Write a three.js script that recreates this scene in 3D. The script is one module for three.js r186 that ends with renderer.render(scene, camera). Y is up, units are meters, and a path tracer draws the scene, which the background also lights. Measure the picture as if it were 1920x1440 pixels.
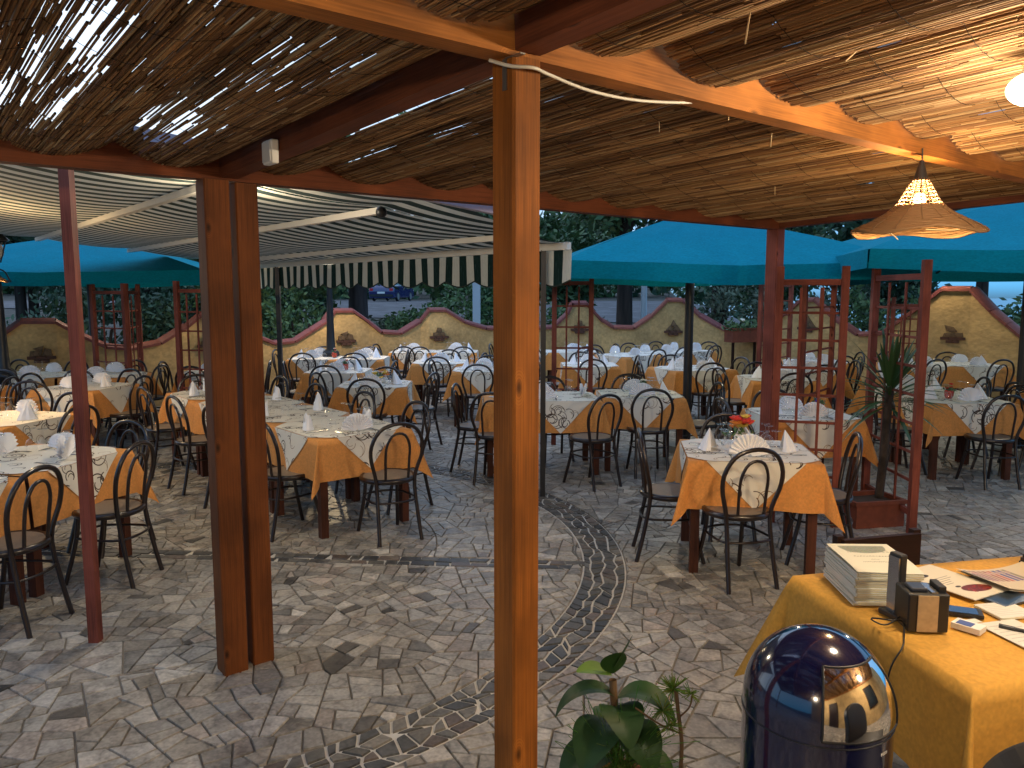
import * as THREE from 'three';
import { mergeGeometries } from 'three/addons/utils/BufferGeometryUtils.js';
import { RoundedBoxGeometry } from 'three/addons/geometries/RoundedBoxGeometry.js';
import { TextGeometry } from 'three/addons/geometries/TextGeometry.js';
import { FontLoader } from 'three/addons/loaders/FontLoader.js';

// ------------------------------------------------------------ camera, sky, sun, exposure
const F = 1480, HORIZON = 548, EYE = 1.83;                 // focal length and horizon in photograph pixels (1920 x 1440)
const PITCH = Math.atan((720 - HORIZON) / F);
const scene = new THREE.Scene();
const camera = new THREE.PerspectiveCamera(2 * Math.atan(720 / F) * 180 / Math.PI, 4 / 3, 0.05, 900);
camera.position.set(0, EYE, 0); camera.rotation.x = -PITCH; camera.updateMatrixWorld(true);
const renderer = new THREE.WebGLRenderer({ antialias: true });
renderer.setSize(1024, 768);
renderer.toneMapping = THREE.LinearToneMapping; renderer.toneMappingExposure = 2.5;
renderer.shadowMap.enabled = true; renderer.shadowMap.type = THREE.PCFSoftShadowMap;
{ // dusk sky: brighter and paler towards the afterglow (left of the view), deep cyan away from it
  const w = 512, h = 256, data = new Float32Array(w * h * 4);
  for (let j = 0; j < h; j++) for (let i = 0; i < w; i++) {
    const el = ((j + 0.5) / h - 0.5) * Math.PI, az = ((i + 0.5) / w - 0.5) * 2 * Math.PI;
    const glow = 0.5 + 0.5 * Math.cos(az - (-2.25));
    const e = Math.max(0, el) / (Math.PI / 2), k = Math.pow(e, 0.6), d = el < 0 ? Math.max(0.25, 1 + el * 3) : 1;
    const gg = Math.pow(glow, 7), lo = [0.018 + 0.42 * gg, 0.165 + 0.32 * gg, 0.33 + 0.18 * gg];
    const hi = [0.25, 0.31, 0.46], o = (j * w + i) * 4;
    for (let c = 0; c < 3; c++) data[o + c] = (lo[c] + (hi[c] - lo[c]) * k) * d * 1.22;
    data[o + 3] = 1;
  }
  const sky = new THREE.DataTexture(data, w, h, THREE.RGBAFormat, THREE.FloatType);
  sky.mapping = THREE.EquirectangularReflectionMapping; sky.magFilter = sky.minFilter = THREE.LinearFilter; sky.needsUpdate = true;
  scene.background = sky; scene.environment = sky; scene.environmentIntensity = 1;
}
const sun = new THREE.DirectionalLight(0xbfd0ff, 0.08);     // the last skylight of dusk, very soft
sun.position.set(-14, 22, -16); sun.target.position.set(0, 0, -7); sun.castShadow = true; sun.shadow.radius = 40;
sun.shadow.mapSize.set(2048, 2048);
Object.assign(sun.shadow.camera, { left: -16, right: 16, top: 16, bottom: -16, near: 1, far: 70 });
scene.add(sun, sun.target);

// ------------------------------------------------------------ helpers
const V = (x, y, z) => new THREE.Vector3(x, y, z);
function mulberry(a) { return () => { a |= 0; a = a + 0x6D2B79F5 | 0; let t = Math.imul(a ^ a >>> 15, 1 | a); t = t + Math.imul(t ^ t >>> 7, 61 | t) ^ t; return ((t ^ t >>> 14) >>> 0) / 4294967296; }; }
const rnd = mulberry(71), rr = (a, b) => a + (b - a) * rnd();
const mix = (a, b, t) => a + (b - a) * t, clamp = (x, a = 0, b = 1) => Math.min(b, Math.max(a, x));
const sstep = (a, b, x) => { const t = clamp((x - a) / (b - a)); return t * t * (3 - 2 * t); };
function ray(px, py) { const c = Math.cos(PITCH), s = Math.sin(PITCH), a = px - 960, b = 720 - py; return V(a, -s * F + c * b, -c * F - s * b); }
function onPlane(px, py, y = 0) { const r = ray(px, py), t = (y - EYE) / r.y; return V(r.x * t, y, r.z * t); }
function atDepth(px, py, d) { const r = ray(px, py), t = d / -r.z; return V(r.x * t, EYE + r.y * t, -d); }
// lattice noise
function hash2(i, j, s = 0) { let h = Math.imul(i, 374761393) ^ Math.imul(j, 668265263) ^ Math.imul(s + 11, 974634077); h = Math.imul(h ^ h >>> 13, 1274126177); return ((h ^ h >>> 16) >>> 0) / 4294967296; }
function vnoise(x, y, per = 0, s = 0) {
  const xi = Math.floor(x), yi = Math.floor(y), fx = x - xi, fy = y - yi, u = fx * fx * (3 - 2 * fx), v = fy * fy * (3 - 2 * fy);
  const m = (a) => per ? ((a % per) + per) % per : a;
  return mix(mix(hash2(m(xi), m(yi), s), hash2(m(xi + 1), m(yi), s), u), mix(hash2(m(xi), m(yi + 1), s), hash2(m(xi + 1), m(yi + 1), s), u), v);
}
function fbm(x, y, per, oct = 4, s = 0) { let a = 0, w = 0.5, t = 0; for (let o = 0; o < oct; o++) { a += w * vnoise(x, y, per, s + o); t += w; x *= 2; y *= 2; per *= 2; w *= 0.5; } return a / t; }
function dataTex(n, fn, srgb = false, rep = 1) {
  const d = new Uint8Array(n * n * 4);
  for (let j = 0; j < n; j++) for (let i = 0; i < n; i++) { const c = fn(i / n, j / n), o = (j * n + i) * 4; for (let k = 0; k < 3; k++) d[o + k] = clamp(c[k]) * 255; d[o + 3] = 255; }
  const t = new THREE.DataTexture(d, n, n); t.wrapS = t.wrapT = THREE.RepeatWrapping; t.magFilter = THREE.LinearFilter; t.minFilter = THREE.LinearMipmapLinearFilter; t.generateMipmaps = true;
  if (srgb) t.colorSpace = THREE.SRGBColorSpace; t.repeat.set(rep, rep); t.needsUpdate = true; return t;
}
const g3 = (v) => [v, v, v];
function canvasTex(w, h, draw) { const c = document.createElement('canvas'); c.width = w; c.height = h; draw(c.getContext('2d'), w, h); const t = new THREE.CanvasTexture(c); t.colorSpace = THREE.SRGBColorSpace; t.wrapS = t.wrapT = THREE.RepeatWrapping; return t; }
const std = (r, g, b, rough = 0.7, extra = {}) => new THREE.MeshStandardMaterial({ color: new THREE.Color().setRGB(r, g, b), roughness: rough, side: THREE.DoubleSide, ...extra });
const phys = (r, g, b, rough, extra = {}) => new THREE.MeshPhysicalMaterial({ color: new THREE.Color().setRGB(r, g, b), roughness: rough, side: THREE.DoubleSide, ...extra });
// names, things, parts
const taken = {};
function numbered(n) { const k = taken[n] = (taken[n] ?? -1) + 1; return k ? `${n}_${String(k).padStart(3, '0')}` : n; }
function shade(o) { o.traverse((m) => { if (m.isMesh) { m.castShadow = true; m.receiveShadow = true; } }); return o; }
function tag(o, label, category, group, kind) { o.userData = { ...o.userData }; if (label) o.userData.label = label; if (category) o.userData.category = category; if (group) o.userData.group = group; if (kind) o.userData.kind = kind; return o; }
function thing(name, label, category, pos = [0, 0, 0], turn = 0, group) { const g = new THREE.Group(); g.name = numbered(name); g.position.set(...pos); g.rotation.y = turn; scene.add(g); return tag(g, label, category, group); }
function part(name, geo, mat, parent) { const m = new THREE.Mesh(geo, mat); m.name = name; m.castShadow = m.receiveShadow = true; parent.add(m); return m; }
function single(name, geo, mat, label, category, pos = [0, 0, 0], turn = 0, group) { const m = new THREE.Mesh(geo, mat); m.name = numbered(name); m.position.set(...pos); m.rotation.y = turn; m.castShadow = m.receiveShadow = true; scene.add(m); return tag(m, label, category, group); }
function structure(name, geo, mat) { const m = new THREE.Mesh(geo, mat); m.name = name; m.receiveShadow = m.castShadow = true; m.userData.kind = 'structure'; scene.add(m); return m; }
function copy(o, label, group) { const c = o.clone(); c.name = numbered(o.name.replace(/_\d{3}$/, '')); c.userData = { ...o.userData }; if (label) c.userData.label = label; if (group) c.userData.group = group; scene.add(c); return c; }
// geometry helpers
function join(list) { const any = list.some((g) => !g.index); return mergeGeometries(any ? list.map((g) => g.index ? g.toNonIndexed() : g) : list); }
function at(g, x = 0, y = 0, z = 0, rx = 0, ry = 0, rz = 0) { const m = new THREE.Matrix4().makeRotationFromEuler(new THREE.Euler(rx, ry, rz)); m.setPosition(x, y, z); g.applyMatrix4(m); return g; }
function boxUV(w, h, d, off = 0) { // box with uv in metres, v along its longest side
  const g = new THREE.BoxGeometry(w, h, d), p = g.attributes.position, n = g.attributes.normal, uv = g.attributes.uv;
  const L = Math.max(w, h, d), ax = L === h ? 1 : L === w ? 0 : 2;
  for (let i = 0; i < p.count; i++) {
    const P = [p.getX(i), p.getY(i), p.getZ(i)], N = [Math.abs(n.getX(i)), Math.abs(n.getY(i)), Math.abs(n.getZ(i))], na = N.indexOf(Math.max(...N));
    let u, v; if (na === ax) { u = P[(ax + 1) % 3]; v = P[(ax + 2) % 3] * 0.3; } else { v = P[ax]; u = P[3 - ax - na] + na * 0.37; }
    uv.setXY(i, u + off, v + off * 1.7);
  }
  return g;
}
function bar(a, b, w, h, off = 0) { // square timber from a to b (w across, h up)
  const L = a.distanceTo(b), g = boxUV(w, h, L, off), m = new THREE.Matrix4(), z = b.clone().sub(a).normalize(), x = V(0, 1, 0).cross(z).normalize();
  if (x.lengthSq() < 0.5) x.set(1, 0, 0);
  m.makeBasis(x, z.clone().cross(x).normalize(), z); m.setPosition(a.clone().add(b).multiplyScalar(0.5)); g.applyMatrix4(m); return g;
}
function chamferPost(w, h, off = 0) { const c = 0.006, s = new THREE.Shape(); const a = w / 2; s.moveTo(-a + c, -a); s.lineTo(a - c, -a); s.lineTo(a, -a + c); s.lineTo(a, a - c); s.lineTo(a - c, a); s.lineTo(-a + c, a); s.lineTo(-a, a - c); s.lineTo(-a, -a + c); s.closePath();
  const g = new THREE.ExtrudeGeometry(s, { depth: h, bevelEnabled: false }); g.rotateX(-Math.PI / 2); const p = g.attributes.position, uv = g.attributes.uv; for (let i = 0; i < p.count; i++) uv.setXY(i, p.getX(i) + p.getZ(i) * 1.3 + off, p.getY(i) + off); return g; }
function tube(pts, r, seg = 24, rad = 6, closed = false) { return new THREE.TubeGeometry(new THREE.CatmullRomCurve3(pts, closed, 'catmullrom', 0.5), seg, r, rad, closed); }
function grid(nu, nv, fn, flip = false) { // fn(i/nu, j/nv) -> [x,y,z,u,v]
  const P = [], UV = [], I = [];
  for (let j = 0; j <= nv; j++) for (let i = 0; i <= nu; i++) { const q = fn(i / nu, j / nv); P.push(q[0], q[1], q[2]); UV.push(q[3] ?? i / nu, q[4] ?? j / nv); }
  for (let j = 0; j < nv; j++) for (let i = 0; i < nu; i++) { const a = j * (nu + 1) + i, b = a + 1, c = a + nu + 1, d = c + 1; if (flip) I.push(a, b, c, b, d, c); else I.push(a, c, b, b, c, d); }
  const g = new THREE.BufferGeometry(); g.setAttribute('position', new THREE.Float32BufferAttribute(P, 3)); g.setAttribute('uv', new THREE.Float32BufferAttribute(UV, 2)); g.setIndex(I); g.computeVertexNormals(); return g;
}
class Prisms { // thin straight sticks, merged, with a colour each
  constructor() { this.p = []; this.n = []; this.c = []; }
  stick(a, b, r, col) {
    const z = b.clone().sub(a).normalize(), x = V(0, 1, 0).cross(z); if (x.lengthSq() < 1e-4) x.set(1, 0, 0); x.normalize(); const y = z.clone().cross(x), k = 4;
    for (let i = 0; i < k; i++) {
      const t0 = (i + 0.5) / k * 2 * Math.PI, t1 = (i + 1.5) / k * 2 * Math.PI, d = [t0, t1].map((t) => x.clone().multiplyScalar(Math.cos(t)).add(y.clone().multiplyScalar(Math.sin(t))));
      const q = [a.clone().addScaledVector(d[0], r), b.clone().addScaledVector(d[0], r * 0.85), b.clone().addScaledVector(d[1], r * 0.85), a.clone().addScaledVector(d[1], r)], nn = [d[0], d[0], d[1], d[1]];
      for (const m of [0, 2, 1, 0, 3, 2]) { this.p.push(q[m].x, q[m].y, q[m].z); this.n.push(nn[m].x, nn[m].y, nn[m].z); this.c.push(...col); }
    }
  }
  geo() { const g = new THREE.BufferGeometry(); g.setAttribute('position', new THREE.Float32BufferAttribute(this.p, 3)); g.setAttribute('normal', new THREE.Float32BufferAttribute(this.n, 3)); g.setAttribute('color', new THREE.Float32BufferAttribute(this.c, 3)); return g; }
}

// ------------------------------------------------------------ textures and materials
const T = {
  wood: dataTex(1024, (x, y) => { const w = fbm(x * 4, y * 2, 2, 4, 5), band = fbm(x * 34 + w * 3, y * 1, 1, 3, 6), f = fbm(x * 220, y * 6, 6, 2, 9), blot = fbm(x * 9, y * 5, 5, 4, 12), kn = [[0.13, 0.21], [0.52, 0.63], [0.81, 0.36], [0.33, 0.88]].reduce((m, q) => { const dx = (x - q[0]) * 1.6, dy = (y - q[1]) * 0.8, d = Math.hypot(dx, dy); return m + Math.exp(-d * d * 5200) - 0.45 * Math.exp(-Math.pow((d - 0.028) * 90, 2)) * (0.5 + 0.5 * Math.cos(d * 900)); }, 0), ck = fbm(x * 60, y * 2.2, 2, 2, 44), crack = ck > 0.83 ? 0.35 : 0, k = 0.74 + 0.36 * (band - 0.5) + 0.26 * (f - 0.5) + 0.40 * (blot - 0.5) - 0.42 * clamp(kn, -0.3, 1) - crack; return [k, k * (0.97 - 0.05 * (1 - band)), k * 0.94]; }, true),
  woodBump: dataTex(256, (x, y) => g3(0.5 + 0.7 * (fbm(x * 64, y * 3, 3, 3, 9) - 0.5))),
  stone: dataTex(1024, (x, y) => { const a = fbm(x * 6, y * 6, 6, 5, 21), b = Math.abs(fbm(x * 9, y * 9, 9, 4, 33) - 0.5) * 2, c = fbm(x * 90, y * 90, 90, 2, 3); const v = 0.74 + 0.22 * (a - 0.5) + 0.22 * (c - 0.5) - 0.16 * Math.pow(1 - b, 9); return [v * 1.02, v, v * 0.96]; }, true),
  plaster: dataTex(512, (x, y) => { const a = fbm(x * 5, y * 5, 5, 5, 41), c = fbm(x * 60, y * 60, 60, 2, 43); return g3(0.78 + 0.34 * (a - 0.5) + 0.16 * (c - 0.5)); }, true),
  rough: dataTex(256, (x, y) => g3(fbm(x * 32, y * 32, 32, 3, 77))),
  weave: dataTex(128, (x, y) => { const a = Math.sin(x * 40 * 6.283), b = Math.sin(y * 40 * 6.283); return g3(0.5 + 0.25 * a * b + 0.2 * (fbm(x * 16, y * 16, 16, 2, 2) - 0.5)); }),
  fabric: dataTex(256, (x, y) => { const f = fbm(x * 7, y * 7, 7, 4, 63), c = fbm(x * 80, y * 80, 80, 2, 64); return g3(0.84 + 0.06 * (f - 0.5) + 0.13 * (c - 0.5)); }, true),
  bark: dataTex(256, (x, y) => { const f = fbm(x * 12, y * 4, 4, 4, 81); return g3(0.35 + 0.8 * (f - 0.3)); }, true),
  ground: dataTex(512, (x, y) => { const f = fbm(x * 8, y * 8, 8, 5, 91), c = fbm(x * 100, y * 100, 100, 2, 92); return g3(0.7 + 0.5 * (f - 0.5) + 0.3 * (c - 0.5)); }, true),
};
T.stone.repeat.set(0.9, 0.9); T.plaster.repeat.set(0.5, 0.5); T.fabric.repeat.set(1.3, 1.3); T.weave.repeat.set(9, 9);
T.swirl = canvasTex(1024, 1024, (c, w, h) => {
  c.fillStyle = 'rgb(226,219,203)'; c.fillRect(0, 0, w, h);
  const r = mulberry(5);
  for (let k = 0; k < 2600; k++) { c.fillStyle = `rgba(${190 + r() * 40},${180 + r() * 40},${160 + r() * 40},0.25)`; c.fillRect(r() * w, r() * h, 2 + r() * 3, 2 + r() * 3); }
  c.lineCap = 'round';
  for (let k = 0; k < 46; k++) {
    const x = r() * w, y = r() * h, R = 40 + r() * 50, a = r() * 6.28, s = 2.2 + r() * 3.2, dk = r() < 0.75;
    c.strokeStyle = dk ? 'rgb(62,42,30)' : 'rgb(140,112,80)'; c.lineWidth = dk ? 6 + r() * 4 : 5;
    for (const ox of [-w, 0, w]) for (const oy of [-h, 0, h]) { if (x + ox < -90 || x + ox > w + 90 || y + oy < -90 || y + oy > h + 90) continue; c.beginPath(); c.arc(x + ox, y + oy, R, a, a + s); c.stroke(); c.beginPath(); c.arc(x + ox + R * 0.3 * Math.cos(a), y + oy + R * 0.3 * Math.sin(a), R * 0.68, a + 0.5, a + s * 0.8); c.lineWidth *= 0.8; c.stroke(); }
  }
});
T.swirl.repeat.set(1.25, 1.25);
const stripes = (a, b) => { const t = canvasTex(128, 64, (c, w, h) => { const r = mulberry(8); c.fillStyle = a; c.fillRect(0, 0, w / 2, h); c.fillStyle = b; c.fillRect(w / 2, 0, w / 2, h); for (let k = 0; k < 900; k++) { c.fillStyle = `rgba(${r() < 0.5 ? '255,255,240' : '30,30,20'},${0.04 + r() * 0.05})`; c.fillRect(r() * w, r() * h, 1 + r() * 3, 1 + r() * 2); } }); return t; };
T.stripe = stripes('rgb(212,208,190)', 'rgb(18,44,40)');
const woodMat = (r, g, b, rough = 0.55) => phys(r, g, b, rough + 0.1, { map: T.wood, bumpMap: T.woodBump, bumpScale: 0.0015, specularIntensity: 0.4 });
const M = {
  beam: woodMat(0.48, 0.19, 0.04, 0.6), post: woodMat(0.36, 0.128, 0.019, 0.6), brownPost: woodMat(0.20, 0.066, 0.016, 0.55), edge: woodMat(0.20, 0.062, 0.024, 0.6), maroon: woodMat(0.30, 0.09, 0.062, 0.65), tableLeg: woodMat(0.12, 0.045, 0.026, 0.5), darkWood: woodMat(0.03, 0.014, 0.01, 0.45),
  chair: phys(0.014, 0.0065, 0.005, 0.3, { clearcoat: 0.3, clearcoatRoughness: 0.15 }), seat: std(0.32, 0.235, 0.16, 0.6, { map: T.fabric }),
  orange: std(0.93, 0.385, 0.09, 0.85, { map: T.fabric, bumpMap: T.weave, bumpScale: 0.0006 }), yellow: std(0.82, 0.42, 0.06, 0.85, { map: T.fabric, bumpMap: T.weave, bumpScale: 0.0006 }),
  swirl: std(1, 1, 1, 0.85, { map: T.swirl, bumpMap: T.weave, bumpScale: 0.0005 }), napkin: std(0.86, 0.86, 0.88, 0.8, { bumpMap: T.rough, bumpScale: 0.0008 }),
  glass: phys(1, 1, 1, 0.02, { transmission: 1, thickness: 0, ior: 1.5 }), steel: std(0.5, 0.5, 0.5, 0.25, { metalness: 1 }), chrome: std(0.72, 0.72, 0.72, 0.06, { metalness: 1 }),
  frosted: std(0.45, 0.45, 0.42, 0.4), iron: std(0.012, 0.012, 0.014, 0.4), whitePaint: std(0.72, 0.70, 0.64, 0.45), tubePaint: std(0.62, 0.58, 0.5, 0.4), purpleRail: std(0.32, 0.27, 0.33, 0.4),
  ochre: std(0.82, 0.54, 0.22, 0.9, { map: T.plaster, bumpMap: T.rough, bumpScale: 0.004 }),
  brick: std(0.14, 0.06, 0.035, 0.85, { map: T.plaster }), sandstone: std(0.30, 0.19, 0.10, 0.85, { map: T.stone }),
  teal: phys(0.003, 0.27, 0.37, 0.95, { map: T.fabric, specularIntensity: 0.15 }),
  awning: phys(0.86, 0.86, 0.86, 0.9, { map: T.stripe, transmission: 0.14, thickness: 0, specularIntensity: 0.3 }),
  terracotta: std(0.30, 0.075, 0.035, 0.8, { map: T.plaster }), soil: std(0.04, 0.028, 0.02, 1), bark: std(0.12, 0.085, 0.065, 0.95, { map: T.bark }), barkBlue: std(0.13, 0.12, 0.13, 0.95, { map: T.bark }),
  leaf: phys(1, 1, 1, 0.6, { vertexColors: true, transmission: 0.12, thickness: 0 }), sword: std(0.035, 0.085, 0.025, 0.45), bigLeaf: phys(0.022, 0.062, 0.014, 0.5, { specularIntensity: 0.6 }), freshLeaf: std(0.10, 0.19, 0.02, 0.55), stem: std(0.14, 0.08, 0.035, 0.8),
  black: std(0.012, 0.012, 0.013, 0.45), blackLeather: std(0.012, 0.011, 0.012, 0.5), navy: phys(0.003, 0.005, 0.035, 0.14, { clearcoat: 1, clearcoatRoughness: 0.05 }), paper: std(0.62, 0.60, 0.53, 0.7), cable: std(0.62, 0.58, 0.48, 0.5),
  redFlower: std(0.62, 0.03, 0.012, 0.7), orangeFlower: std(0.75, 0.22, 0.02, 0.7), yellowFlower: std(0.72, 0.48, 0.06, 0.7), whiteFlower: std(0.75, 0.72, 0.6, 0.7), blueFlower: std(0.05, 0.03, 0.35, 0.7), redGlass: phys(0.75, 0.10, 0.05, 0.15, { transmission: 0.45, thickness: 0 }),
  bulb: new THREE.MeshStandardMaterial({ color: 0xfff0d8, emissive: new THREE.Color().setRGB(1, 0.72, 0.38), emissiveIntensity: 5 }), lampGlow: new THREE.MeshStandardMaterial({ color: 0xffffff, emissive: new THREE.Color().setRGB(1, 0.86, 0.6), emissiveIntensity: 2 }),
  reed: phys(1, 1, 1, 0.95, { vertexColors: true, specularIntensity: 0.2 }), stone: std(1, 1, 1, 0.42, { vertexColors: true, map: T.stone, bumpMap: T.rough, bumpScale: 0.001 }),
};

// ------------------------------------------------------------ pergola frame of reference: u along the beams, v away from the house
const A1 = 51 * Math.PI / 180, E1 = V(Math.sin(A1), 0, -Math.cos(A1)), E2 = V(-Math.cos(A1), 0, -Math.sin(A1)), C0 = V(0.011, 0, -2.06);
const uv = (u, v, y = 0) => C0.clone().addScaledVector(E1, u).addScaledVector(E2, v).setY(y);
const toUV = (x, z) => { const p = V(x - C0.x, 0, z - C0.z); return [p.dot(E1), p.dot(E2)]; };

// ------------------------------------------------------------ ground: terrace of broken marble, land beyond
function clipPoly(poly, nx, nz, c) { // keep n.p <= c
  const out = [];
  for (let i = 0; i < poly.length; i++) { const a = poly[i], b = poly[(i + 1) % poly.length], da = a[0] * nx + a[1] * nz - c, db = b[0] * nx + b[1] * nz - c; if (da <= 0) out.push(a); if ((da < 0 && db > 0) || (da > 0 && db < 0)) { const t = da / (da - db); out.push([a[0] + (b[0] - a[0]) * t, a[1] + (b[1] - a[1]) * t]); } }
  return out;
}
const areaOf = (p) => { let s = 0; for (let i = 0; i < p.length; i++) { const a = p[i], b = p[(i + 1) % p.length]; s += a[0] * b[1] - b[0] * a[1]; } return s / 2; };
const midOf = (p) => { let x = 0, z = 0; for (const q of p) { x += q[0]; z += q[1]; } return [x / p.length, z / p.length]; };
function inset(poly, d) { let q = poly; const ccw = areaOf(poly) > 0 ? 1 : -1; for (let i = 0; i < poly.length && q.length > 2; i++) { const a = poly[i], b = poly[(i + 1) % poly.length], ex = b[0] - a[0], ez = b[1] - a[1], l = Math.hypot(ex, ez); if (l < 1e-6) continue; const nx = ez / l * ccw, nz = -ex / l * ccw; q = clipPoly(q, nx, nz, a[0] * nx + a[1] * nz - d); } return q; }
function shatter(poly, target, r, out) {
  const ar = Math.abs(areaOf(poly)); if (poly.length < 3 || ar < 0.0012) return;
  if (ar < target * (0.6 + 0.9 * r())) { out.push(poly); return; }
  let L = 0, e = null; for (let i = 0; i < poly.length; i++) { const a = poly[i], b = poly[(i + 1) % poly.length], l = Math.hypot(b[0] - a[0], b[1] - a[1]); if (l > L) { L = l; e = [(b[0] - a[0]) / l, (b[1] - a[1]) / l]; } }
  const t = Math.atan2(e[1], e[0]) + (r() - 0.5) * 0.7, nx = Math.cos(t), nz = Math.sin(t), m = midOf(poly), c = m[0] * nx + m[1] * nz + (r() - 0.5) * 0.3 * L;
  shatter(clipPoly(poly, nx, nz, c), target, r, out); shatter(clipPoly(poly, -nx, -nz, -c), target, r, out);
}
const RC = [-2.44, -5.40], RO = 3.215, RI = 2.93;                         // the dark ring set into the paving
const rings = [[RC[0], RC[1], RO, RI]], thinRings = [[1.45, -5.35, 1.0], [-2.44, -5.4, 1.9], [4.6, -7.4, 2.2]];
const lineA = [-2.44 - 2.6, -5.56], lineB = [0.36, -5.13];                  // straight dark band through the ring
{
  const lx = lineB[0] - lineA[0], lz = lineB[1] - lineA[1], ll = Math.hypot(lx, lz), nlx = -lz / ll, nlz = lx / ll, lc = nlx * lineA[0] + nlz * lineA[1], HW = 0.085;
  const stones = [], r = mulberry(404), G = 0.44, x0 = -11, x1 = 11, z0 = -17.5, z1 = 1.4;
  const site = (i, j) => [(i + 0.1 + 0.8 * hash2(i, j, 1)) * G, (j + 0.1 + 0.8 * hash2(i, j, 2)) * G];
  for (let i = Math.floor(x0 / G); i < x1 / G; i++) for (let j = Math.floor(z0 / G); j < z1 / G; j++) {
    const s = site(i, j), dep = -s[1]; if (dep < 1 && Math.abs(s[0]) > 4) continue; if (Math.abs(s[0]) > Math.max(4, 0.70 * dep + 1.9)) continue;
    let p = [[s[0] - 1, s[1] - 1], [s[0] + 1, s[1] - 1], [s[0] + 1, s[1] + 1], [s[0] - 1, s[1] + 1]];
    for (let a = -2; a <= 2; a++) for (let b = -2; b <= 2; b++) if (a || b) { const q = site(i + a, j + b), nx = q[0] - s[0], nz = q[1] - s[1]; p = clipPoly(p, nx, nz, (q[0] * q[0] + q[1] * q[1] - s[0] * s[0] - s[1] * s[1]) / 2); }
    const out = []; shatter(p, 0.0125 + 0.012 * vnoise(s[0] * 0.8, s[1] * 0.8), r, out);
    for (let q of out) {
      let pieces = [q];
      const cut = (cx, cz, R, keep) => { const nx2 = []; for (const pc of pieces) { const m = midOf(pc), d = Math.hypot(m[0] - cx, m[1] - cz), ux = (m[0] - cx) / d, uz = (m[1] - cz) / d; if (Math.abs(d - R) > 0.5) { nx2.push(pc); continue; } const c = ux * cx + uz * cz + R; nx2.push(clipPoly(pc, ux, uz, c), clipPoly(pc, -ux, -uz, -c)); } pieces = nx2.filter((k) => k.length > 2 && Math.abs(areaOf(k)) > 0.0006); };
      for (const g of rings) { cut(g[0], g[1], g[2]); cut(g[0], g[1], g[3]); }
      for (const g of thinRings) cut(g[0], g[1], g[2]);
      const nxt = []; for (const pc of pieces) { const m = midOf(pc); if (m[0] > lineB[0] || m[0] < lineA[0]) nxt.push(pc); else nxt.push(clipPoly(pc, nlx, nlz, lc - HW), clipPoly(pc, -nlx, -nlz, -(lc + HW))); } pieces = nxt.filter((k) => k.length > 2 && Math.abs(areaOf(k)) > 0.0006);
      for (const pc of pieces) { const m = midOf(pc), d = Math.hypot(m[0] - RC[0], m[1] - RC[1]); if (d < RO && d > RI) continue; const k = inset(pc, 0.0036); if (k.length > 2 && Math.abs(areaOf(k)) > 0.0005) stones.push({ p: k, dark: false }); }
    }
  }
  // dark stones of the ring and of the straight band
  const n = 236, NR = 4; const node = (b, k) => { k = ((k % n) + n) % n; const q = b === 0 ? RI + 0.004 : b === NR ? RO - 0.004 : mix(RI, RO, b / NR) + (hash2(b, k, 61) - 0.5) * 0.05, a = (k + (hash2(b, k, 62) - 0.5) * 0.75 + 0.5 * (b % 2)) / n * 6.28319; return [RC[0] + q * Math.cos(a), RC[1] + q * Math.sin(a)]; };
  for (let b = 0; b < NR; b++) for (let k = 0; k < n; k++) { const o = b % 2; let poly = [node(b, k), node(b, k + 1), node(b + 1, k + 1 - (o ? 0 : 0)), node(b + 1, k)]; const k2 = inset(poly, 0.0062); if (k2.length > 2 && Math.abs(areaOf(k2)) > 0.0005) stones.push({ p: k2, dark: true }); }
  for (let row = 0; row < 2; row++) { let s = 0; while (s < ll) { const w = 0.08 + 0.09 * r(), o0 = row ? 0.004 + (r() - .5) * .02 : -HW, o1 = row ? HW : (r() - .5) * .03; const P = (t, o) => [lineA[0] + lx / ll * t + nlx * o, lineA[1] + lz / ll * t + nlz * o]; const d = Math.hypot(P(s, 0)[0] - RC[0], P(s, 0)[1] - RC[1]); if (d < RI - 0.05) { const k2 = inset([P(s, o0), P(s + w, o0), P(s + w + (r() - .5) * .05, o1), P(s + (r() - .5) * .05, o1)], 0.007); if (k2.length > 2) stones.push({ p: k2, dark: true }); } s += w; } }
  const light = [[0.74, 0.70, 0.64], [0.83, 0.80, 0.75], [0.69, 0.67, 0.645], [0.71, 0.635, 0.58], [0.63, 0.62, 0.60], [0.65, 0.60, 0.53], [0.90, 0.87, 0.82], [0.55, 0.53, 0.50], [0.69, 0.65, 0.595]], dark = [[0.17, 0.175, 0.18], [0.22, 0.215, 0.20], [0.27, 0.22, 0.195], [0.13, 0.135, 0.145], [0.42, 0.40, 0.36], [0.19, 0.19, 0.19], [0.30, 0.30, 0.29]];
  const build = (s) => {
    if (areaOf(s.p) < 0) s.p = [...s.p].reverse();
    const y = 0.004, top = y + 0.006 + 0.002 * r(), inn = inset(s.p, 0.0022), ok = inn.length === s.p.length, tp = ok ? inn : s.p, c0 = s.dark ? dark[Math.floor(r() * dark.length)] : (r() < 0.02 ? [0.22, 0.21, 0.20] : light[Math.floor(r() * light.length)]), f = 0.72 + 0.40 * r(), col = c0.map((v) => v * f);
    const P = [], N = [], C = [], U = [], ccw = areaOf(s.p) > 0, ox = r() * 7, oz = r() * 7, ca = Math.cos(ox), sa = Math.sin(ox);
    const tri = (a, b, c, n) => { for (const q of [a, b, c]) { P.push(...q); N.push(...n); C.push(...col); U.push(q[0] * ca - q[2] * sa + ox, q[0] * sa + q[2] * ca + oz); } };
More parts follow.
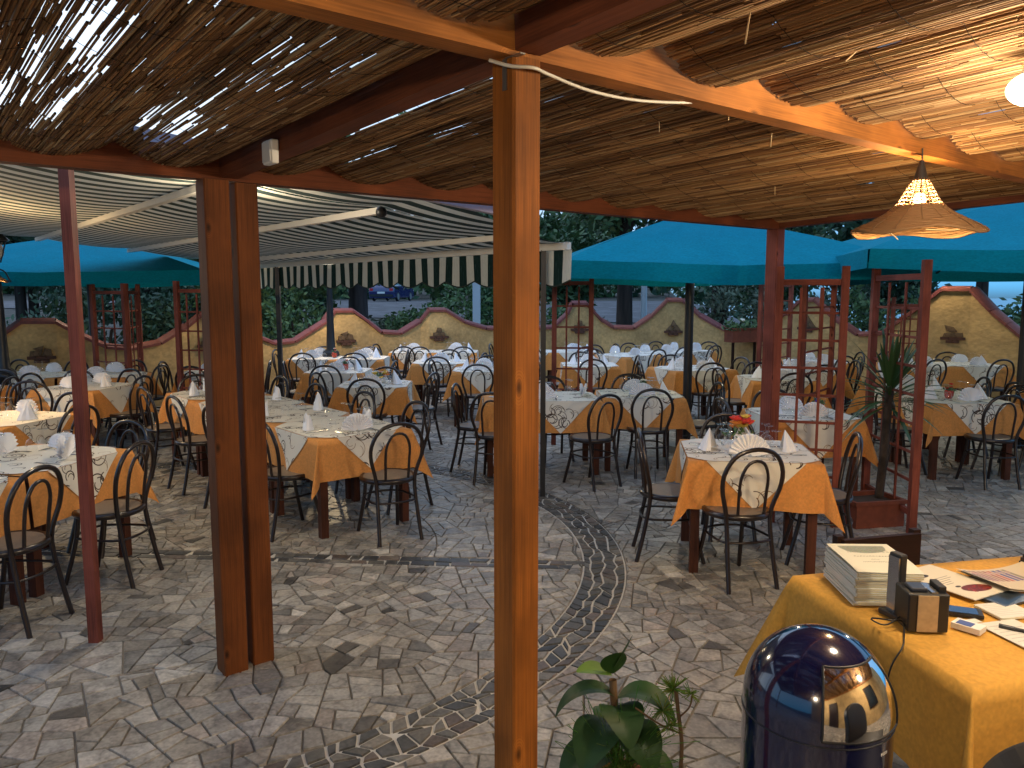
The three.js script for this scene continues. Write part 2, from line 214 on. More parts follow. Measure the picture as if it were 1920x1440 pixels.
    const t = tp.map((q) => [q[0], top, q[1]]), b = s.p.map((q) => [q[0], y - 0.002, q[1]]), tn = [(r() - .5) * 0.02, 1, (r() - .5) * 0.02];
    for (let i = 1; i + 1 < t.length; i++) ccw ? tri(t[0], t[i + 1], t[i], tn) : tri(t[0], t[i], t[i + 1], tn);
    for (let i = 0; i < b.length; i++) { const j = (i + 1) % b.length, ex = b[j][0] - b[i][0], ez = b[j][2] - b[i][2], l = Math.hypot(ex, ez) || 1, n = [(ccw ? ez : -ez) / l, 0.3, (ccw ? -ex : ex) / l]; const ti = ok ? i : i, tj = ok ? j : j; tri(b[i], t[ti], t[tj], n); tri(b[i], t[tj], b[j], n); }
    const g = new THREE.BufferGeometry(); g.setAttribute('position', new THREE.Float32BufferAttribute(P, 3)); g.setAttribute('normal', new THREE.Float32BufferAttribute(N, 3)); g.setAttribute('color', new THREE.Float32BufferAttribute(C, 3)); g.setAttribute('uv', new THREE.Float32BufferAttribute(U, 2)); return g;
  };
  const floor = new THREE.Group(); floor.name = 'terrace_floor'; floor.userData.kind = 'structure'; scene.add(floor);
  const sheet = new THREE.PlaneGeometry(30, 26, 1, 1); sheet.rotateX(-Math.PI / 2); sheet.translate(0, 0, -7);
  part('mortar_bed', sheet, std(0.40, 0.355, 0.30, 0.95, { map: T.plaster }), floor);
  const bed = grid(96, 1, (a, b) => { const q = mix(RI, RO, b); return [RC[0] + q * Math.cos(a * 6.28319), 0.003, RC[1] + q * Math.sin(a * 6.28319), a * 20, b]; }); part('white_mortar_ring', bed, std(0.62, 0.59, 0.52, 0.9), floor);
  const bed2 = grid(1, 1, (a, b) => { const o = mix(-HW, HW, b), t = mix(0.1, ll - 0.1, a); return [lineA[0] + lx / ll * t + nlx * o, 0.0015, lineA[1] + lz / ll * t + nlz * o]; }, true); part('white_mortar_strip', bed2, std(0.60, 0.57, 0.5, 0.9), floor);
  for (const s of stones) { const m = midOf(s.p), d = -m[1], pxx = 960 + F * m[0] / Math.max(0.3, d), vis = d > 2.75 && Math.abs(pxx - 960) < 1000; s.size = vis ? Math.abs(areaOf(s.p)) / (d * d * d) : -1; }
  stones.sort((a, b) => b.size - a.size);
  const rest = [];
  stones.forEach((s, i) => { const g = build(s); if (i < 300) part('paving_stone', g, M.stone, floor); else rest.push(g); });
  const m = part('paving', mergeGeometries(rest), M.stone, floor); m.userData.kind = 'stuff'; m.userData.label = 'small broken marble paving pieces over the rest of the terrace';
  console.log('stones', stones.length);
}
const landY = (x, z) => { const d = Math.hypot(x * 0.6, z); const h = 1.25 * sstep(19, 46, d) + 4.2 * sstep(55, 170, d); const east = sstep(5, 16, x + (z + 14) * 0.15); return -0.03 + h * (1 - east) - 6 * east * sstep(15, 60, Math.hypot(x, z)); };
{ const n = 150, g = grid(n, n, (a, b) => { const s = (t) => Math.sign(t - 0.5) * Math.pow(Math.abs(t - 0.5) * 2, 2.4) * 420, x = s(a), z = s(b) - 20; return [x, landY(x, z) - (Math.abs(x) < 15 && z > -18 && z < 8 ? 0.02 : 0), z, x * 0.2, z * 0.2]; }); structure('ground', g, std(0.085, 0.08, 0.055, 0.95, { map: T.ground }));
  structure('sea', new THREE.PlaneGeometry(1500, 1500).rotateX(-Math.PI / 2).translate(650, -5.2, -200), phys(0.02, 0.10, 0.16, 0.22, { bumpMap: T.rough, bumpScale: 0.02 }));
  const road = grid(60, 14, (a, b) => { const x = mix(-34, 14, a), z = mix(-54, -33, b) + 0.18 * x; return [x, landY(x, z) + 0.035, z, x * 0.2, z * 0.2]; }); structure('road', road, std(0.12, 0.125, 0.14, 0.8, { map: T.ground })); }

// ------------------------------------------------------------ pergola
const yB = (v) => 2.405 - 0.035 * v;                              // underside of the timbers: falls gently away from the house
const U0 = -4.2, U1 = 4.45, V0 = -3.45, VE = 2.1, STEP = 0.47;
const pergola = thing('pergola', 'stained timber pergola roofed with brown reed mats on square posts', 'pergola');
{
  const beamH = 0.135;
  const B = (name, a, b, w, m, off) => part(name, bar(a, b, w, beamH, off), m, pergola);
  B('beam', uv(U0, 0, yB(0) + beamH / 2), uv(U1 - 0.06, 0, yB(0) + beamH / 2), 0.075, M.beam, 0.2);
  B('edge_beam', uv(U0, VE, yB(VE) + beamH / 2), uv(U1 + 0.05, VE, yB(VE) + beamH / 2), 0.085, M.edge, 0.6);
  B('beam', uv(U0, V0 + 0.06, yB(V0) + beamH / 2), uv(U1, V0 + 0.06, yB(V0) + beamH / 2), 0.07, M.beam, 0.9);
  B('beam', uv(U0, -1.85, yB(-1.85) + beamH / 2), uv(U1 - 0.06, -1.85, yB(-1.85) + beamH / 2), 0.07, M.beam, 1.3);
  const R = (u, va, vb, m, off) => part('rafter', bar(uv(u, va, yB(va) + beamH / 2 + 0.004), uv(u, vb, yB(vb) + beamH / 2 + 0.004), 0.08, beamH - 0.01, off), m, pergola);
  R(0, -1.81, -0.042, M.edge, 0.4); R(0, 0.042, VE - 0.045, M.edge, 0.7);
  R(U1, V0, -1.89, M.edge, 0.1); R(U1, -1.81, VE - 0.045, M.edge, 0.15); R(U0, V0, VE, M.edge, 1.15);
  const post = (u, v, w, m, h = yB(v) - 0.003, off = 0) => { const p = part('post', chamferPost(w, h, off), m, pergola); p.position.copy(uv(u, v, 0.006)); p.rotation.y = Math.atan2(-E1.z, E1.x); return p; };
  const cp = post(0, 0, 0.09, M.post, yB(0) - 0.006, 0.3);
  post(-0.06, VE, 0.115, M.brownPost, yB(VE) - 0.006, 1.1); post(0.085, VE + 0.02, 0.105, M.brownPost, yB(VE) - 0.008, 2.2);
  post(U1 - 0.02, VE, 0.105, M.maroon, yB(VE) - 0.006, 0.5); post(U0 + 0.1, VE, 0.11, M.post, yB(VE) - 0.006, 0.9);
  const br = part('angle_bracket', join([at(new THREE.BoxGeometry(0.016, 0.075, 0.003), -0.012, yB(0) - 0.045, 0), at(new THREE.BoxGeometry(0.06, 0.003, 0.016), -0.045, yB(0) - 0.0075, 0.006)]), std(0.25, 0.24, 0.22, 0.4, { metalness: 0.8 }), cp); br.position.set(-0.047, -0.003, -0.0); br.rotation.y = Math.PI / 2;
  // reed mats: straight stalks along v, hanging in shallow swags along u
  const sag = (u) => { const t = u / STEP, k = Math.floor(t), f = t - k; return (0.062 + 0.022 * hash2(k, 7)) * (1 - Math.pow(2 * f - 1, 2)); };
  const matY = (u, v) => yB(v) + beamH - 0.012 - sag(u);
  const cols = [[0.32, 0.172, 0.07], [0.25, 0.128, 0.052], [0.36, 0.208, 0.09], [0.20, 0.103, 0.047], [0.30, 0.163, 0.073], [0.15, 0.077, 0.038], [0.43, 0.28, 0.138]];
  const r = mulberry(88);
  const bays = [[V0 + 0.02, -1.88], [-1.82, -0.042], [0.042, VE + 0.10]];
  for (const [va, vb] of bays) for (let s = 0; s < 4; s++) {
    const ua = mix(U0 + 0.05, U1 - 0.05, s / 4), ub = mix(U0 + 0.05, U1 - 0.05, (s + 1) / 4), ps = new Prisms();
    for (let layer = 0; layer < 3; layer++) for (let u = ua + 0.004; u < ub; u += 0.0070) {
      let v = va - 0.15 * r() * (va === bays[2][0] ? 0 : 0);
      while (v < vb) {
        const len = 0.12 + 0.5 * r() * r() + 0.16 * r(), e = Math.min(vb - 0.02 * r() * (layer + 1), v + len), uu = u + (r() - 0.5) * 0.006;
        const left = 1 - sstep(-0.55, 0.12, u), n1 = fbm(u * 30, ((v + e) / 2) * 2.0 + 40, 9999, 3, 15), n2 = fbm(u * 3.1 + 9, v * 1.1 + 60, 9999, 2, 19);
        const open = clamp((n1 * 0.62 + n2 * 0.38 - 0.5) * 5.5 + mix(-1.0, 0.10, left) - (v < -0.05 ? 0.25 : 0) - 0.9 * sstep(1.5, 1.95, v) + (v > 0 && u < 0.2 && u > 0.03 && v < 1.3 ? 1.0 : 0));
        const keep = layer === 0 ? 1 - 0.58 * open : layer === 1 ? 0.95 - 0.95 * open : 0.8 - 0.98 * open;
        if (r() < keep) { const tilt = (r() - 0.5) * 0.008, c = cols[Math.floor(r() * cols.length)], f = 0.75 + 0.5 * r(), dy = layer * 0.0075 + (r() - 0.5) * 0.005; ps.stick(uv(uu, v, matY(uu, v) + dy), uv(uu + tilt, e, matY(uu, e) + dy), 0.0031 + 0.0016 * r(), c.map((k) => k * f)); }
        v = e + 0.004 + (e >= vb - 0.05 ? 1 : 0);
      }
    }
    const m = part('reed_mat', ps.geo(), M.reed, pergola); m.userData.kind = 'stuff'; m.userData.label = 'brown reed stalks wired side by side into a roof mat';
    const wires = new Prisms(); for (let v = va + 0.12; v < vb - 0.03; v += 0.26) for (let u = ua; u < ub - 0.03; u += 0.047) wires.stick(uv(u, v, matY(u, v) - 0.006), uv(u + 0.047, v + 0.003, matY(u + 0.047, v) - 0.006), 0.0009, [0.02, 0.018, 0.016]);
    part('binding_wire', wires.geo(), M.reed, m);
  }
  const loose = new Prisms(); for (const [px, py, qx, qy, d] of [[1408, 12, 1397, 82, 1.95], [1625, 78, 1585, 115, 2.3], [1740, 178, 1741, 204, 2.9], [1236, 228, 1236, 248, 2.9], [1366, 176, 1366, 226, 2.72], [1453, 350, 1453, 365, 4.3], [1447, 250, 1445, 275, 3.0]]) loose.stick(atDepth(px, py, d), atDepth(qx, qy, d - 0.03), 0.0025, [0.5, 0.36, 0.2]);
  part('loose_reeds', loose.geo(), M.reed, pergola);
}
// cable, junction box on the pergola
single('white_cable', tube([atDepth(918, 113, 2.02), atDepth(958, 124, 1.99), atDepth(1000, 127, 1.99), atDepth(1030, 140, 2.08), atDepth(1100, 168, 2.2), atDepth(1180, 186, 2.33), atDepth(1260, 192, 2.45), atDepth(1320, 190, 2.54), atDepth(1364, 180, 2.62)], 0.0045, 60, 6), M.cable, 'white electric cable sagging along the lit pergola beam', 'cable');
{ const p = uv(-0.048, 1.42, yB(1.42) + 0.05), g = thing('junction_box', 'small white junction box fixed to the dark pergola rafter', 'box', [p.x, p.y - 0.04, p.z], Math.atan2(-E1.z, E1.x)); part('box', new RoundedBoxGeometry(0.03, 0.09, 0.09, 2, 0.006).translate(-0.013, 0, 0), M.whitePaint, g); part('cover', new THREE.BoxGeometry(0.004, 0.075, 0.075).translate(-0.0305, 0, 0), std(0.6, 0.6, 0.58, 0.4), g); }

// ------------------------------------------------------------ house behind the camera (bounces the lamp light, mirrored in the bin)
{ const h = thing('house', 'yellow plastered house front behind the reed pergola', 'house', uv(0, V0 - 0.16, 0).toArray(), Math.atan2(-E1.z, E1.x));
  part('wall', boxUV(14, 3.4, 0.26).translate(0.5, 1.7, 0), M.ochre, h);
  const d = part('door', boxUV(0.95, 2.05, 0.05).translate(-1.6, 1.03, -0.155), M.darkWood, h); part('handle', new THREE.SphereGeometry(0.03, 12, 8).translate(-1.25, 1.02, -0.2), M.chrome, d);
  const w = part('window', boxUV(1.1, 1.2, 0.04).translate(2.2, 1.55, -0.15), std(0.02, 0.025, 0.03, 0.1), h); part('frame', join([boxUV(1.2, 0.06, 0.06).translate(2.2, 2.18, -0.165), boxUV(1.2, 0.06, 0.06).translate(2.2, 0.92, -0.165), boxUV(0.06, 1.2, 0.06).translate(1.62, 1.55, -0.165), boxUV(0.06, 1.2, 0.06).translate(2.78, 1.55, -0.165)]), M.darkWood, w);
}
// ------------------------------------------------------------ lamps
function lamp(p, label, I, group, K = 1) {
  const g = thing('ceiling_lamp', label, 'lamp', [p.x, p.y, p.z], 0, group);
  part('lamp_globe', new THREE.SphereGeometry(0.115, 24, 16).scale(1, 0.62, 1), M.lampGlow, g); part('lamp_base', new THREE.CylinderGeometry(0.05, 0.07, 0.05, 20).translate(0, 0.08, 0), M.whitePaint, g); g.scale.setScalar(K);
  const l = new THREE.PointLight(new THREE.Color().setRGB(1, 0.83, 0.61), I, 0, 2); l.position.set(p.x, p.y - 0.09 * K, p.z); l.castShadow = true; l.shadow.radius = 5; l.shadow.bias = -0.002; scene.add(l);
}
lamp(atDepth(1945, 165, 2.25), 'round glowing ceiling lamp under the reed roof beside the wicker pendant', 2.1, undefined, 0.66);
lamp(uv(1.6, -2.5, yB(-2.5) - 0.06), 'round glowing ceiling lamp under the reed roof by the house window', 6.4);
lamp(uv(-2.6, -2.2, yB(-2.2) - 0.06), 'round glowing ceiling lamp under the reed roof by the house door', 5.6);
function pendant(p, top, label, I, R = 0.345) {
  const g = thing('wicker_pendant_lamp', label, 'lamp', [p.x, p.y, p.z]); const K = 0.74;
  const prof = [[0.03, 0.30], [0.05, 0.275], [0.072, 0.235], [0.092, 0.195], [0.118, 0.155], [0.155, 0.12], [0.20, 0.09], [0.25, 0.062], [0.30, 0.035], [0.335, 0.012], [R, 0.0]], curve = new THREE.SplineCurve(prof.map((q) => new THREE.Vector2(q[0], q[1])));
  const coils = [], r = mulberry(7);
  for (let k = 0; k < 40; k++) { const t = k / 39, q = curve.getPoint(t), pts = [], ph = r() * 6; if (t < 0.42 && k % 2) continue; for (let i = 0; i < 30; i++) { const a = i / 30 * 6.2832, w = q.x + 0.0025 * Math.sin(a * 9 + ph), wy = t > 0.7 ? (t - 0.7) * 0.05 * Math.sin(a * 4 + 0.8) : 0; pts.push(V(w * Math.cos(a), q.y + wy + 0.002 * Math.sin(a * 13 + ph * 2), w * Math.sin(a))); } coils.push(tube(pts, t < 0.42 ? 0.0038 : 0.0072, 60, 5, true)); }
  part('woven_shade', join(coils), std(0.17, 0.088, 0.032, 0.75), g);
  const ribs = []; for (let i = 0; i < 16; i++) { const a = i / 16 * 6.2832; ribs.push(tube(prof.map((q) => V((q[0] + 0.003) * Math.cos(a), q[1] + 0.004, (q[0] + 0.003) * Math.sin(a))), 0.003, 20, 4)); } part('rib_canes', join(ribs), std(0.13, 0.07, 0.028, 0.7), g);
  part('cap', new THREE.CylinderGeometry(0.012, 0.04, 0.11, 14).translate(0, 0.345, 0), M.black, g);
  g.scale.setScalar(K); part('cord', tube([V(0, 0.39, 0), V(0.003, (top - p.y) * 0.7 / K, 0.002), V(0, (top - p.y) / K, 0)], 0.004, 10, 5), M.black, g);
  part('loose_canes', join([tube([V(-0.31, 0.01, 0.10), V(-0.26, -0.02, 0.22), V(-0.23, -0.055, 0.25)], 0.003, 8, 4), tube([V(0.1, 0.0, 0.32), V(0.0, -0.012, 0.335), V(-0.12, -0.006, 0.32)], 0.003, 8, 4)]), std(0.6, 0.45, 0.22, 0.7), g);
  part('bulb', new THREE.SphereGeometry(0.032, 16, 12).scale(1, 1.25, 1).translate(0, 0.185, 0), M.bulb, g);
  const l = new THREE.PointLight(new THREE.Color().setRGB(1, 0.70, 0.36), I, 0, 2); l.position.set(p.x, p.y + 0.12, p.z); l.castShadow = true; l.shadow.radius = 2; l.shadow.bias = -0.002; scene.add(l);
}
{ const q = uv(2.16, -0.03); const b = atDepth(1712, 440, -q.z + 0.02); pendant(V(q.x - 0.0, b.y + 0.005, q.z + 0.02), yB(0) + 0.02, 'bell shaped wicker pendant lamp hanging from the pergola beam', 1.4); }
{ const b = atDepth(-52, 527, 6.9); pendant(b, 2.5, 'bell shaped wicker pendant lamp hanging under the striped awning', 3); }

// ------------------------------------------------------------ striped awning
{
  const aw = thing('striped_awning', 'dark green and cream striped awning with scalloped valance on thin posts', 'awning');
  const UA = -2.2, UB = 3.27, VA = 2.42, VM = 3.34, VF = 10.2, tubes = [-0.7, 0.42, 1.5, 2.72, UB];
  const Y = (u) => 2.5 - 0.1 * (u - 0.42);
  const sagY = (u) => { let s = 0; for (let k = 0; k + 1 < tubes.length; k++) if (u > tubes[k] && u < tubes[k + 1]) { const f = (u - tubes[k]) / (tubes[k + 1] - tubes[k]); s = 0.035 * 4 * f * (1 - f); } return Y(u) + 0.035 - s; };
  const sheet = (va, vb, per) => grid(90, Math.ceil((vb - va) * 4), (a, b) => { const u = mix(UA, UB, a), v = mix(va, vb, b), p = uv(u, v, sagY(u) + 0.006 * Math.sin(v * 3.1) * Math.sin(u * 2)); return [p.x, p.y, p.z, v / per, u]; });
  part('canopy', sheet(VM, VF, 0.235), M.awning, aw); part('canopy', grid(60, 8, (a, b) => { const u = mix(-0.25, UB, a), v = mix(VA + 0.86 * sstep(1.0, UB, u), VM - 0.02, b), p = uv(u, v, sagY(u)); return [p.x, p.y, p.z, v / 0.235, u]; }), M.awning, aw);
  for (const u of tubes.slice(0, -1)) { part('cross_tube', bar(uv(u, VM - 0.02, Y(u)), uv(u, VF - 0.03, Y(u)), 0.055, 0.045), M.tubePaint, aw); part('end_cap', new THREE.SphereGeometry(0.04, 12, 10).applyMatrix4(new THREE.Matrix4().setPosition(uv(u, VM - 0.03, Y(u) - 0.01))), M.iron, aw); }
  part('front_bar', bar(uv(UB, VA + 0.88, Y(UB)), uv(UB, VF, Y(UB)), 0.05, 0.06), M.tubePaint, aw);
  part('side_rail', bar(uv(-0.56, VA - 0.03, Y(-0.56) - 0.02), uv(UB - 1.2, VA - 0.03, Y(UB - 1.2) - 0.02), 0.05, 0.06), M.purpleRail, aw);
  const val = grid(700, 4, (a, b) => { const v = mix(VA + 0.88, VF, a), sc = 0.5 - 0.5 * Math.cos(v / 0.47 * 6.2832), bottom = 0.25 + 0.055 * Math.pow(sc, 0.6), p = uv(UB + 0.035 + 0.012 * Math.sin(v * 7) * b, v, Y(UB) - 0.03 - bottom * b); return [p.x, p.y, p.z, v / 0.235, b * 0.3]; }); part('valance', val, M.awning, aw);
  const trim = []; for (let k = 0; k < 1; k++) { const pts = []; for (let i = 0; i <= 330; i++) { const v = mix(VA + 0.88, VF, i / 330), sc = 0.5 - 0.5 * Math.cos(v / 0.47 * 6.2832); pts.push(uv(UB + 0.035 + 0.012 * Math.sin(v * 7), v, Y(UB) - 0.03 - 0.25 - 0.055 * Math.pow(sc, 0.6))); } trim.push(tube(pts, 0.007, 660, 4)); } part('scallop_trim', join(trim), std(0.02, 0.03, 0.02, 0.8), aw);
  lamp(uv(0.42, 3.43, Y(0.42) - 0.075), 'small glowing globe lamp under the awning behind the twin posts', 1.8, undefined, 0.5);
  const pole = (p, h, w, m) => part('post', boxUV(w, h, w).translate(p.x, h / 2 + 0.006, p.z), m, aw);
  const tp = onPlane(180, 1206), tU = toUV(tp.x, tp.z); pole(tp, Y(tU[0]) - 0.02, 0.052, M.maroon); part('arm', bar(V(tp.x, Y(tU[0]) - 0.03, tp.z), uv(tU[0], VA, Y(tU[0]) - 0.03), 0.04, 0.04), M.maroon, aw);
  pole(uv(UB, 9.4), Y(UB) - 0.03, 0.06, M.iron); pole(uv(UB, 3.62), Y(UB) - 0.03, 0.045, M.iron); pole(uv(UA + 0.1, 3.2), Y(UA) - 0.02, 0.06, M.maroon); pole(uv(UA + 0.1, VF - 0.3), Y(UA) - 0.02, 0.06, M.maroon);
}
// ------------------------------------------------------------ teal parasols
function parasol(cx, cz, half, turn, yEdge, yPeak, label) {
  const g = thing('parasol', label, 'parasol', [cx, 0, cz], turn, 'teal parasols over the tables'), r = mulberry(Math.floor(cx * 100) + 500);
  for (let s = 0; s < 4; s++) {
    const can = grid(16, 12, (a, b) => { const x = mix(-half, half, a) * b, sagg = 0.05 * b * (1 - Math.abs(2 * a - 1)) - 0.03 * Math.sin(Math.PI * b), z = half * b - 0.06 * b * b * (1 - Math.pow(2 * a - 1, 2)); return [x, yPeak - (yPeak - yEdge) * b - sagg * 0.9 + 0.004 * Math.sin(a * 20 + b * 9), z, a * half, b * half]; }); can.rotateY(s * Math.PI / 2); part('canopy_panel', can, M.teal, g);
    const ph = r() * 6, val = grid(60, 4, (a, b) => { const x = mix(-half, half, a), z = half - 0.06 * (1 - Math.pow(2 * a - 1, 2)) + 0.012 + b * 0.02 * Math.sin(a * 13 + ph) - b * 0.01, bow = 0.05 * (1 - Math.abs(2 * a - 1)) * 0.9; return [x, yEdge - bow - b * (0.17 + 0.012 * Math.sin(a * 9 + ph)), z, a * half, b * 0.2]; }); val.rotateY(s * Math.PI / 2); part('valance', val, M.teal, g);
    for (const a of [0, 0.5]) { const t = a ? 0 : Math.PI / 4, L = a ? half - 0.07 : half * Math.SQRT2 - 0.03, rb = bar(V(0, yPeak - 0.10, 0), V(0, yEdge - (a ? 0.085 : 0.03), L), 0.018, 0.024); rb.rotateY(t + s * Math.PI / 2); part('rib', rb, M.iron, g); }
  }
  { const off = V(0.12, yEdge + 0.16, 0).applyAxisAngle(V(0, 1, 0), turn); lamp(V(cx + off.x, off.y, cz + off.z), 'small glowing globe lamp under the ' + label.replace('over the', 'by the'), 1.7, undefined, 0.55); }
  part('pole', new THREE.CylinderGeometry(0.05, 0.05, yPeak, 16).translate(0, yPeak / 2 + 0.01, 0), M.iron, g); part('base', new THREE.CylinderGeometry(0.24, 0.26, 0.08, 24).translate(0, 0.046, 0), std(0.25, 0.24, 0.22, 0.9), g); part('finial', new THREE.SphereGeometry(0.05, 14, 10).translate(0, yPeak + 0.04, 0), M.iron, g);
}
{
  const two = (p, q, yE, yP, label) => { const dx = q.x - p.x, dz = q.z - p.z, L = Math.hypot(dx, dz), th = Math.atan2(-dz, dx), cx = (p.x + q.x) / 2 - Math.sin(th) * L / 2, cz = (p.z + q.z) / 2 - Math.cos(th) * L / 2; parasol(cx, cz, L / 2, th, yE, yP, label); };
  two(V(0.47, 0, -7.2), V(3.82, 0, -7.46), 2.12, 2.72, 'teal parasol over the tables beside the striped awning');
  two(V(2.93, 0, -6.55), V(7.9, 0, -6.0), 2.185, 2.92, 'teal parasol over the tables behind the yucca trellis');
  two(V(5.05, 0, -11.5), V(8.0, 0, -11.2), 2.36, 3.12, 'teal parasol over the tables along the tall wall peak');
  two(V(-8.15, 0, -9.95), V(-4.15, 0, -10.75), 2.13, 2.72, 'teal parasol over the tables at the far awning end');
}

// ------------------------------------------------------------ garden wall with wavy top
const wallNodes = [[-330, 640, 10.2], [-240, 600, 10.5], [-180, 600, 10.7], [-90, 650, 11], [-40, 648, 11.2], [8, 622, 11.4], [38, 601, 11.5], [104, 601, 11.7], [150, 626, 11.9], [200, 648, 12.1], [245, 652, 12.3], [300, 641, 12.6], [350, 610, 12.9], [374, 590, 13], [412, 590, 13.1], [455, 618, 13.4], [515, 642, 13.9], [552, 638, 14.1], [612, 600, 14.4], [626, 581, 14.5], [662, 581, 14.7], [692, 602, 14.9], [716, 621, 15], [750, 623, 15.2], [788, 600, 15.4], [804, 580, 15.4], [836, 580, 15.5], [872, 602, 15.6], [912, 614, 15.7], [945, 615, 15.8], [1000, 614, 15.9], [1036, 612, 16], [1062, 588, 16], [1072, 567, 16], [1100, 567, 16], [1128, 598, 16.1], [1150, 612, 16.1], [1188, 613, 16.1], [1222, 590, 16.1], [1251, 561, 16], [1280, 561, 16], [1312, 590, 15.9], [1350, 612, 15.7], [1372, 622, 15.6], [1425, 622, 15.3], [1460, 596, 15], [1500, 562, 14.7], [1528, 560, 14.5], [1566, 596, 14.3], [1610, 626, 14], [1650, 624, 13.8], [1700, 590, 13.5], [1765, 540, 13.1], [1822, 540, 12.8], [1862, 582, 12.5], [1922, 632, 12.1], [1990, 660, 11.6], [2050, 650, 11.2], [2160, 560, 10.6], [2230, 560, 10.2], [2400, 660, 9.6]];
const garden = thing('garden_wall', 'yellow plastered garden wall with a wavy top capped in terracotta', 'wall');
const wallP = wallNodes.map(([px, py, d]) => atDepth(px, py, d));
{
  let run = [], k0 = 0;
  const valley = new Set([4, 10, 16, 23, 29, 37, 44, 50, 56]);
  const panel = (a, b) => { const cx = wallNodes[Math.floor((a + b) / 2)][0], g = [], th = 0.2; for (let i = a; i < b; i++) { const p = wallP[i], q = wallP[i + 1], dx = q.x - p.x, dz = q.z - p.z, l = Math.hypot(dx, dz), nx = -dz / l, nz = dx / l; const n = Math.max(1, Math.round(l / 0.25));
      for (const s of [0, 1]) g.push(grid(n, 5, (u, v) => { const t = mix(p.y, q.y, u) - 0.05; return [mix(p.x, q.x, u) - nx * th * s, t * v, mix(p.z, q.z, u) - nz * th * s, mix(p.x, q.x, u) * 1.05, t * v]; }, s === 0)); }
    part('plaster_panel', join(g), M.ochre, garden); };
  const cuts = [0, ...valley, wallP.length - 1].sort((a, b) => a - b); for (let i = 0; i + 1 < cuts.length; i++) panel(cuts[i], cuts[i + 1]);
  // coping tiles
  const tones = [[0.30, 0.075, 0.055], [0.26, 0.065, 0.05], [0.34, 0.09, 0.06], [0.24, 0.06, 0.055]].map((c) => std(...c, 0.6, { map: T.plaster })), r = mulberry(31);
  for (let i = 0; i + 1 < wallP.length; i++) { const p = wallP[i], q = wallP[i + 1], L = p.distanceTo(q), n = Math.max(1, Math.round(L / 0.34)); for (let k = 0; k < n; k++) { const a = p.clone().lerp(q, k / n), b = p.clone().lerp(q, (k + 1) / n), d = b.clone().sub(a), len = d.length() - 0.006, z = d.clone().normalize(), x = V(0, 1, 0).cross(z).normalize(), y = z.clone().cross(x);
      const s = new THREE.Shape(); s.moveTo(-0.15, -0.035); s.lineTo(0.15, -0.035); s.lineTo(0.15, 0.005); s.quadraticCurveTo(0.08, 0.05, 0, 0.05); s.quadraticCurveTo(-0.08, 0.05, -0.15, 0.005); s.closePath(); const g = new THREE.ExtrudeGeometry(s, { depth: len, bevelEnabled: false, curveSegments: 5 }); const m = new THREE.Matrix4().makeBasis(x, y, z); m.setPosition(a.clone().addScaledVector(x, 0).addScaledVector(y, -0.018 + 0.006 * r()).addScaledVector(V(-(q.z - p.z) / Math.hypot(q.x - p.x, q.z - p.z), 0, (q.x - p.x) / Math.hypot(q.x - p.x, q.z - p.z)), -0.1)); g.applyMatrix4(m); part('coping_tile', g, tones[Math.floor(r() * 4)], garden); } }
  // stone fan emblems set on the wall
  const emb = (px, py, v) => {
    let i = 0; while (i + 2 < wallNodes.length && wallNodes[i + 1][0] < px) i++; const p = wallP[i], q = wallP[i + 1], f = (px - wallNodes[i][0]) / (wallNodes[i + 1][0] - wallNodes[i][0]), d = mix(wallNodes[i][2], wallNodes[i + 1][2], f), c = atDepth(px, py, d), l = Math.hypot(q.x - p.x, q.z - p.z), dx = V((q.x - p.x) / l, 0, (q.z - p.z) / l), nn = V(-dx.z, 0, dx.x);
    const e = new THREE.Group(); e.name = 'stone_emblem'; garden.add(e); e.position.copy(c).addScaledVector(nn, 0.01); e.rotation.y = Math.atan2(-dx.z, dx.x);
    const B = (x, y, w, h, m = M.brick) => part('brick', new THREE.BoxGeometry(w, h, 0.05).translate(x, y, 0.02), m, e);
    B(-0.125, -0.075, 0.12, 0.045); B(0.0, -0.075, 0.12, 0.048); B(0.125, -0.075, 0.12, 0.045); B(-0.05, -0.125, 0.095, 0.045); B(0.05, -0.125, 0.095, 0.045);
    const W = (pts) => { const s = new THREE.Shape(pts.map((t) => new THREE.Vector2(t[0], t[1]))); part('stone_slab', new THREE.ExtrudeGeometry(s, { depth: 0.035, bevelEnabled: true, bevelSize: 0.004, bevelThickness: 0.004, bevelSegments: 1 }), M.sandstone, e); };
    if (v === 0) { W([[-0.15, -0.045], [-0.02, -0.045], [-0.05, 0.03], [-0.14, 0.02]]); W([[-0.005, -0.045], [0.03, 0.10], [-0.10, 0.06], [-0.045, 0.03]]); W([[0.01, -0.045], [0.14, -0.045], [0.12, 0.04], [0.045, 0.065]]); }
    else if (v === 1) { W([[-0.12, -0.045], [0.0, -0.045], [0.0, 0.03], [-0.11, 0.01]]); W([[0.01, -0.045], [0.12, -0.045], [0.10, 0.02], [0.01, 0.03]]); W([[-0.05, 0.035], [0.05, 0.035], [0.04, 0.10], [-0.03, 0.11]]); }
    else if (v === 2) { W([[-0.15, -0.045], [0.0, -0.045], [-0.06, 0.05]]); W([[0.01, -0.045], [0.15, -0.045], [0.07, 0.06], [0.0, 0.02]]); W([[-0.05, 0.05], [0.0, 0.025], [0.06, 0.065], [0.0, 0.16]]); }
    else { W([[-0.15, -0.045], [0.15, -0.045], [0.14, 0.02], [0.03, 0.02], [-0.13, 0.005]]); W([[-0.02, 0.025], [0.06, 0.04], [-0.0, 0.11], [-0.13, 0.14], [-0.10, 0.06]]); }
  };
  emb(78, 661, 0); emb(648, 632, 0); emb(823, 625, 1); emb(1087, 611, 1); emb(1262, 615, 2); emb(1788, 626, 3); emb(392, 640, 1); emb(1515, 608, 2);
}
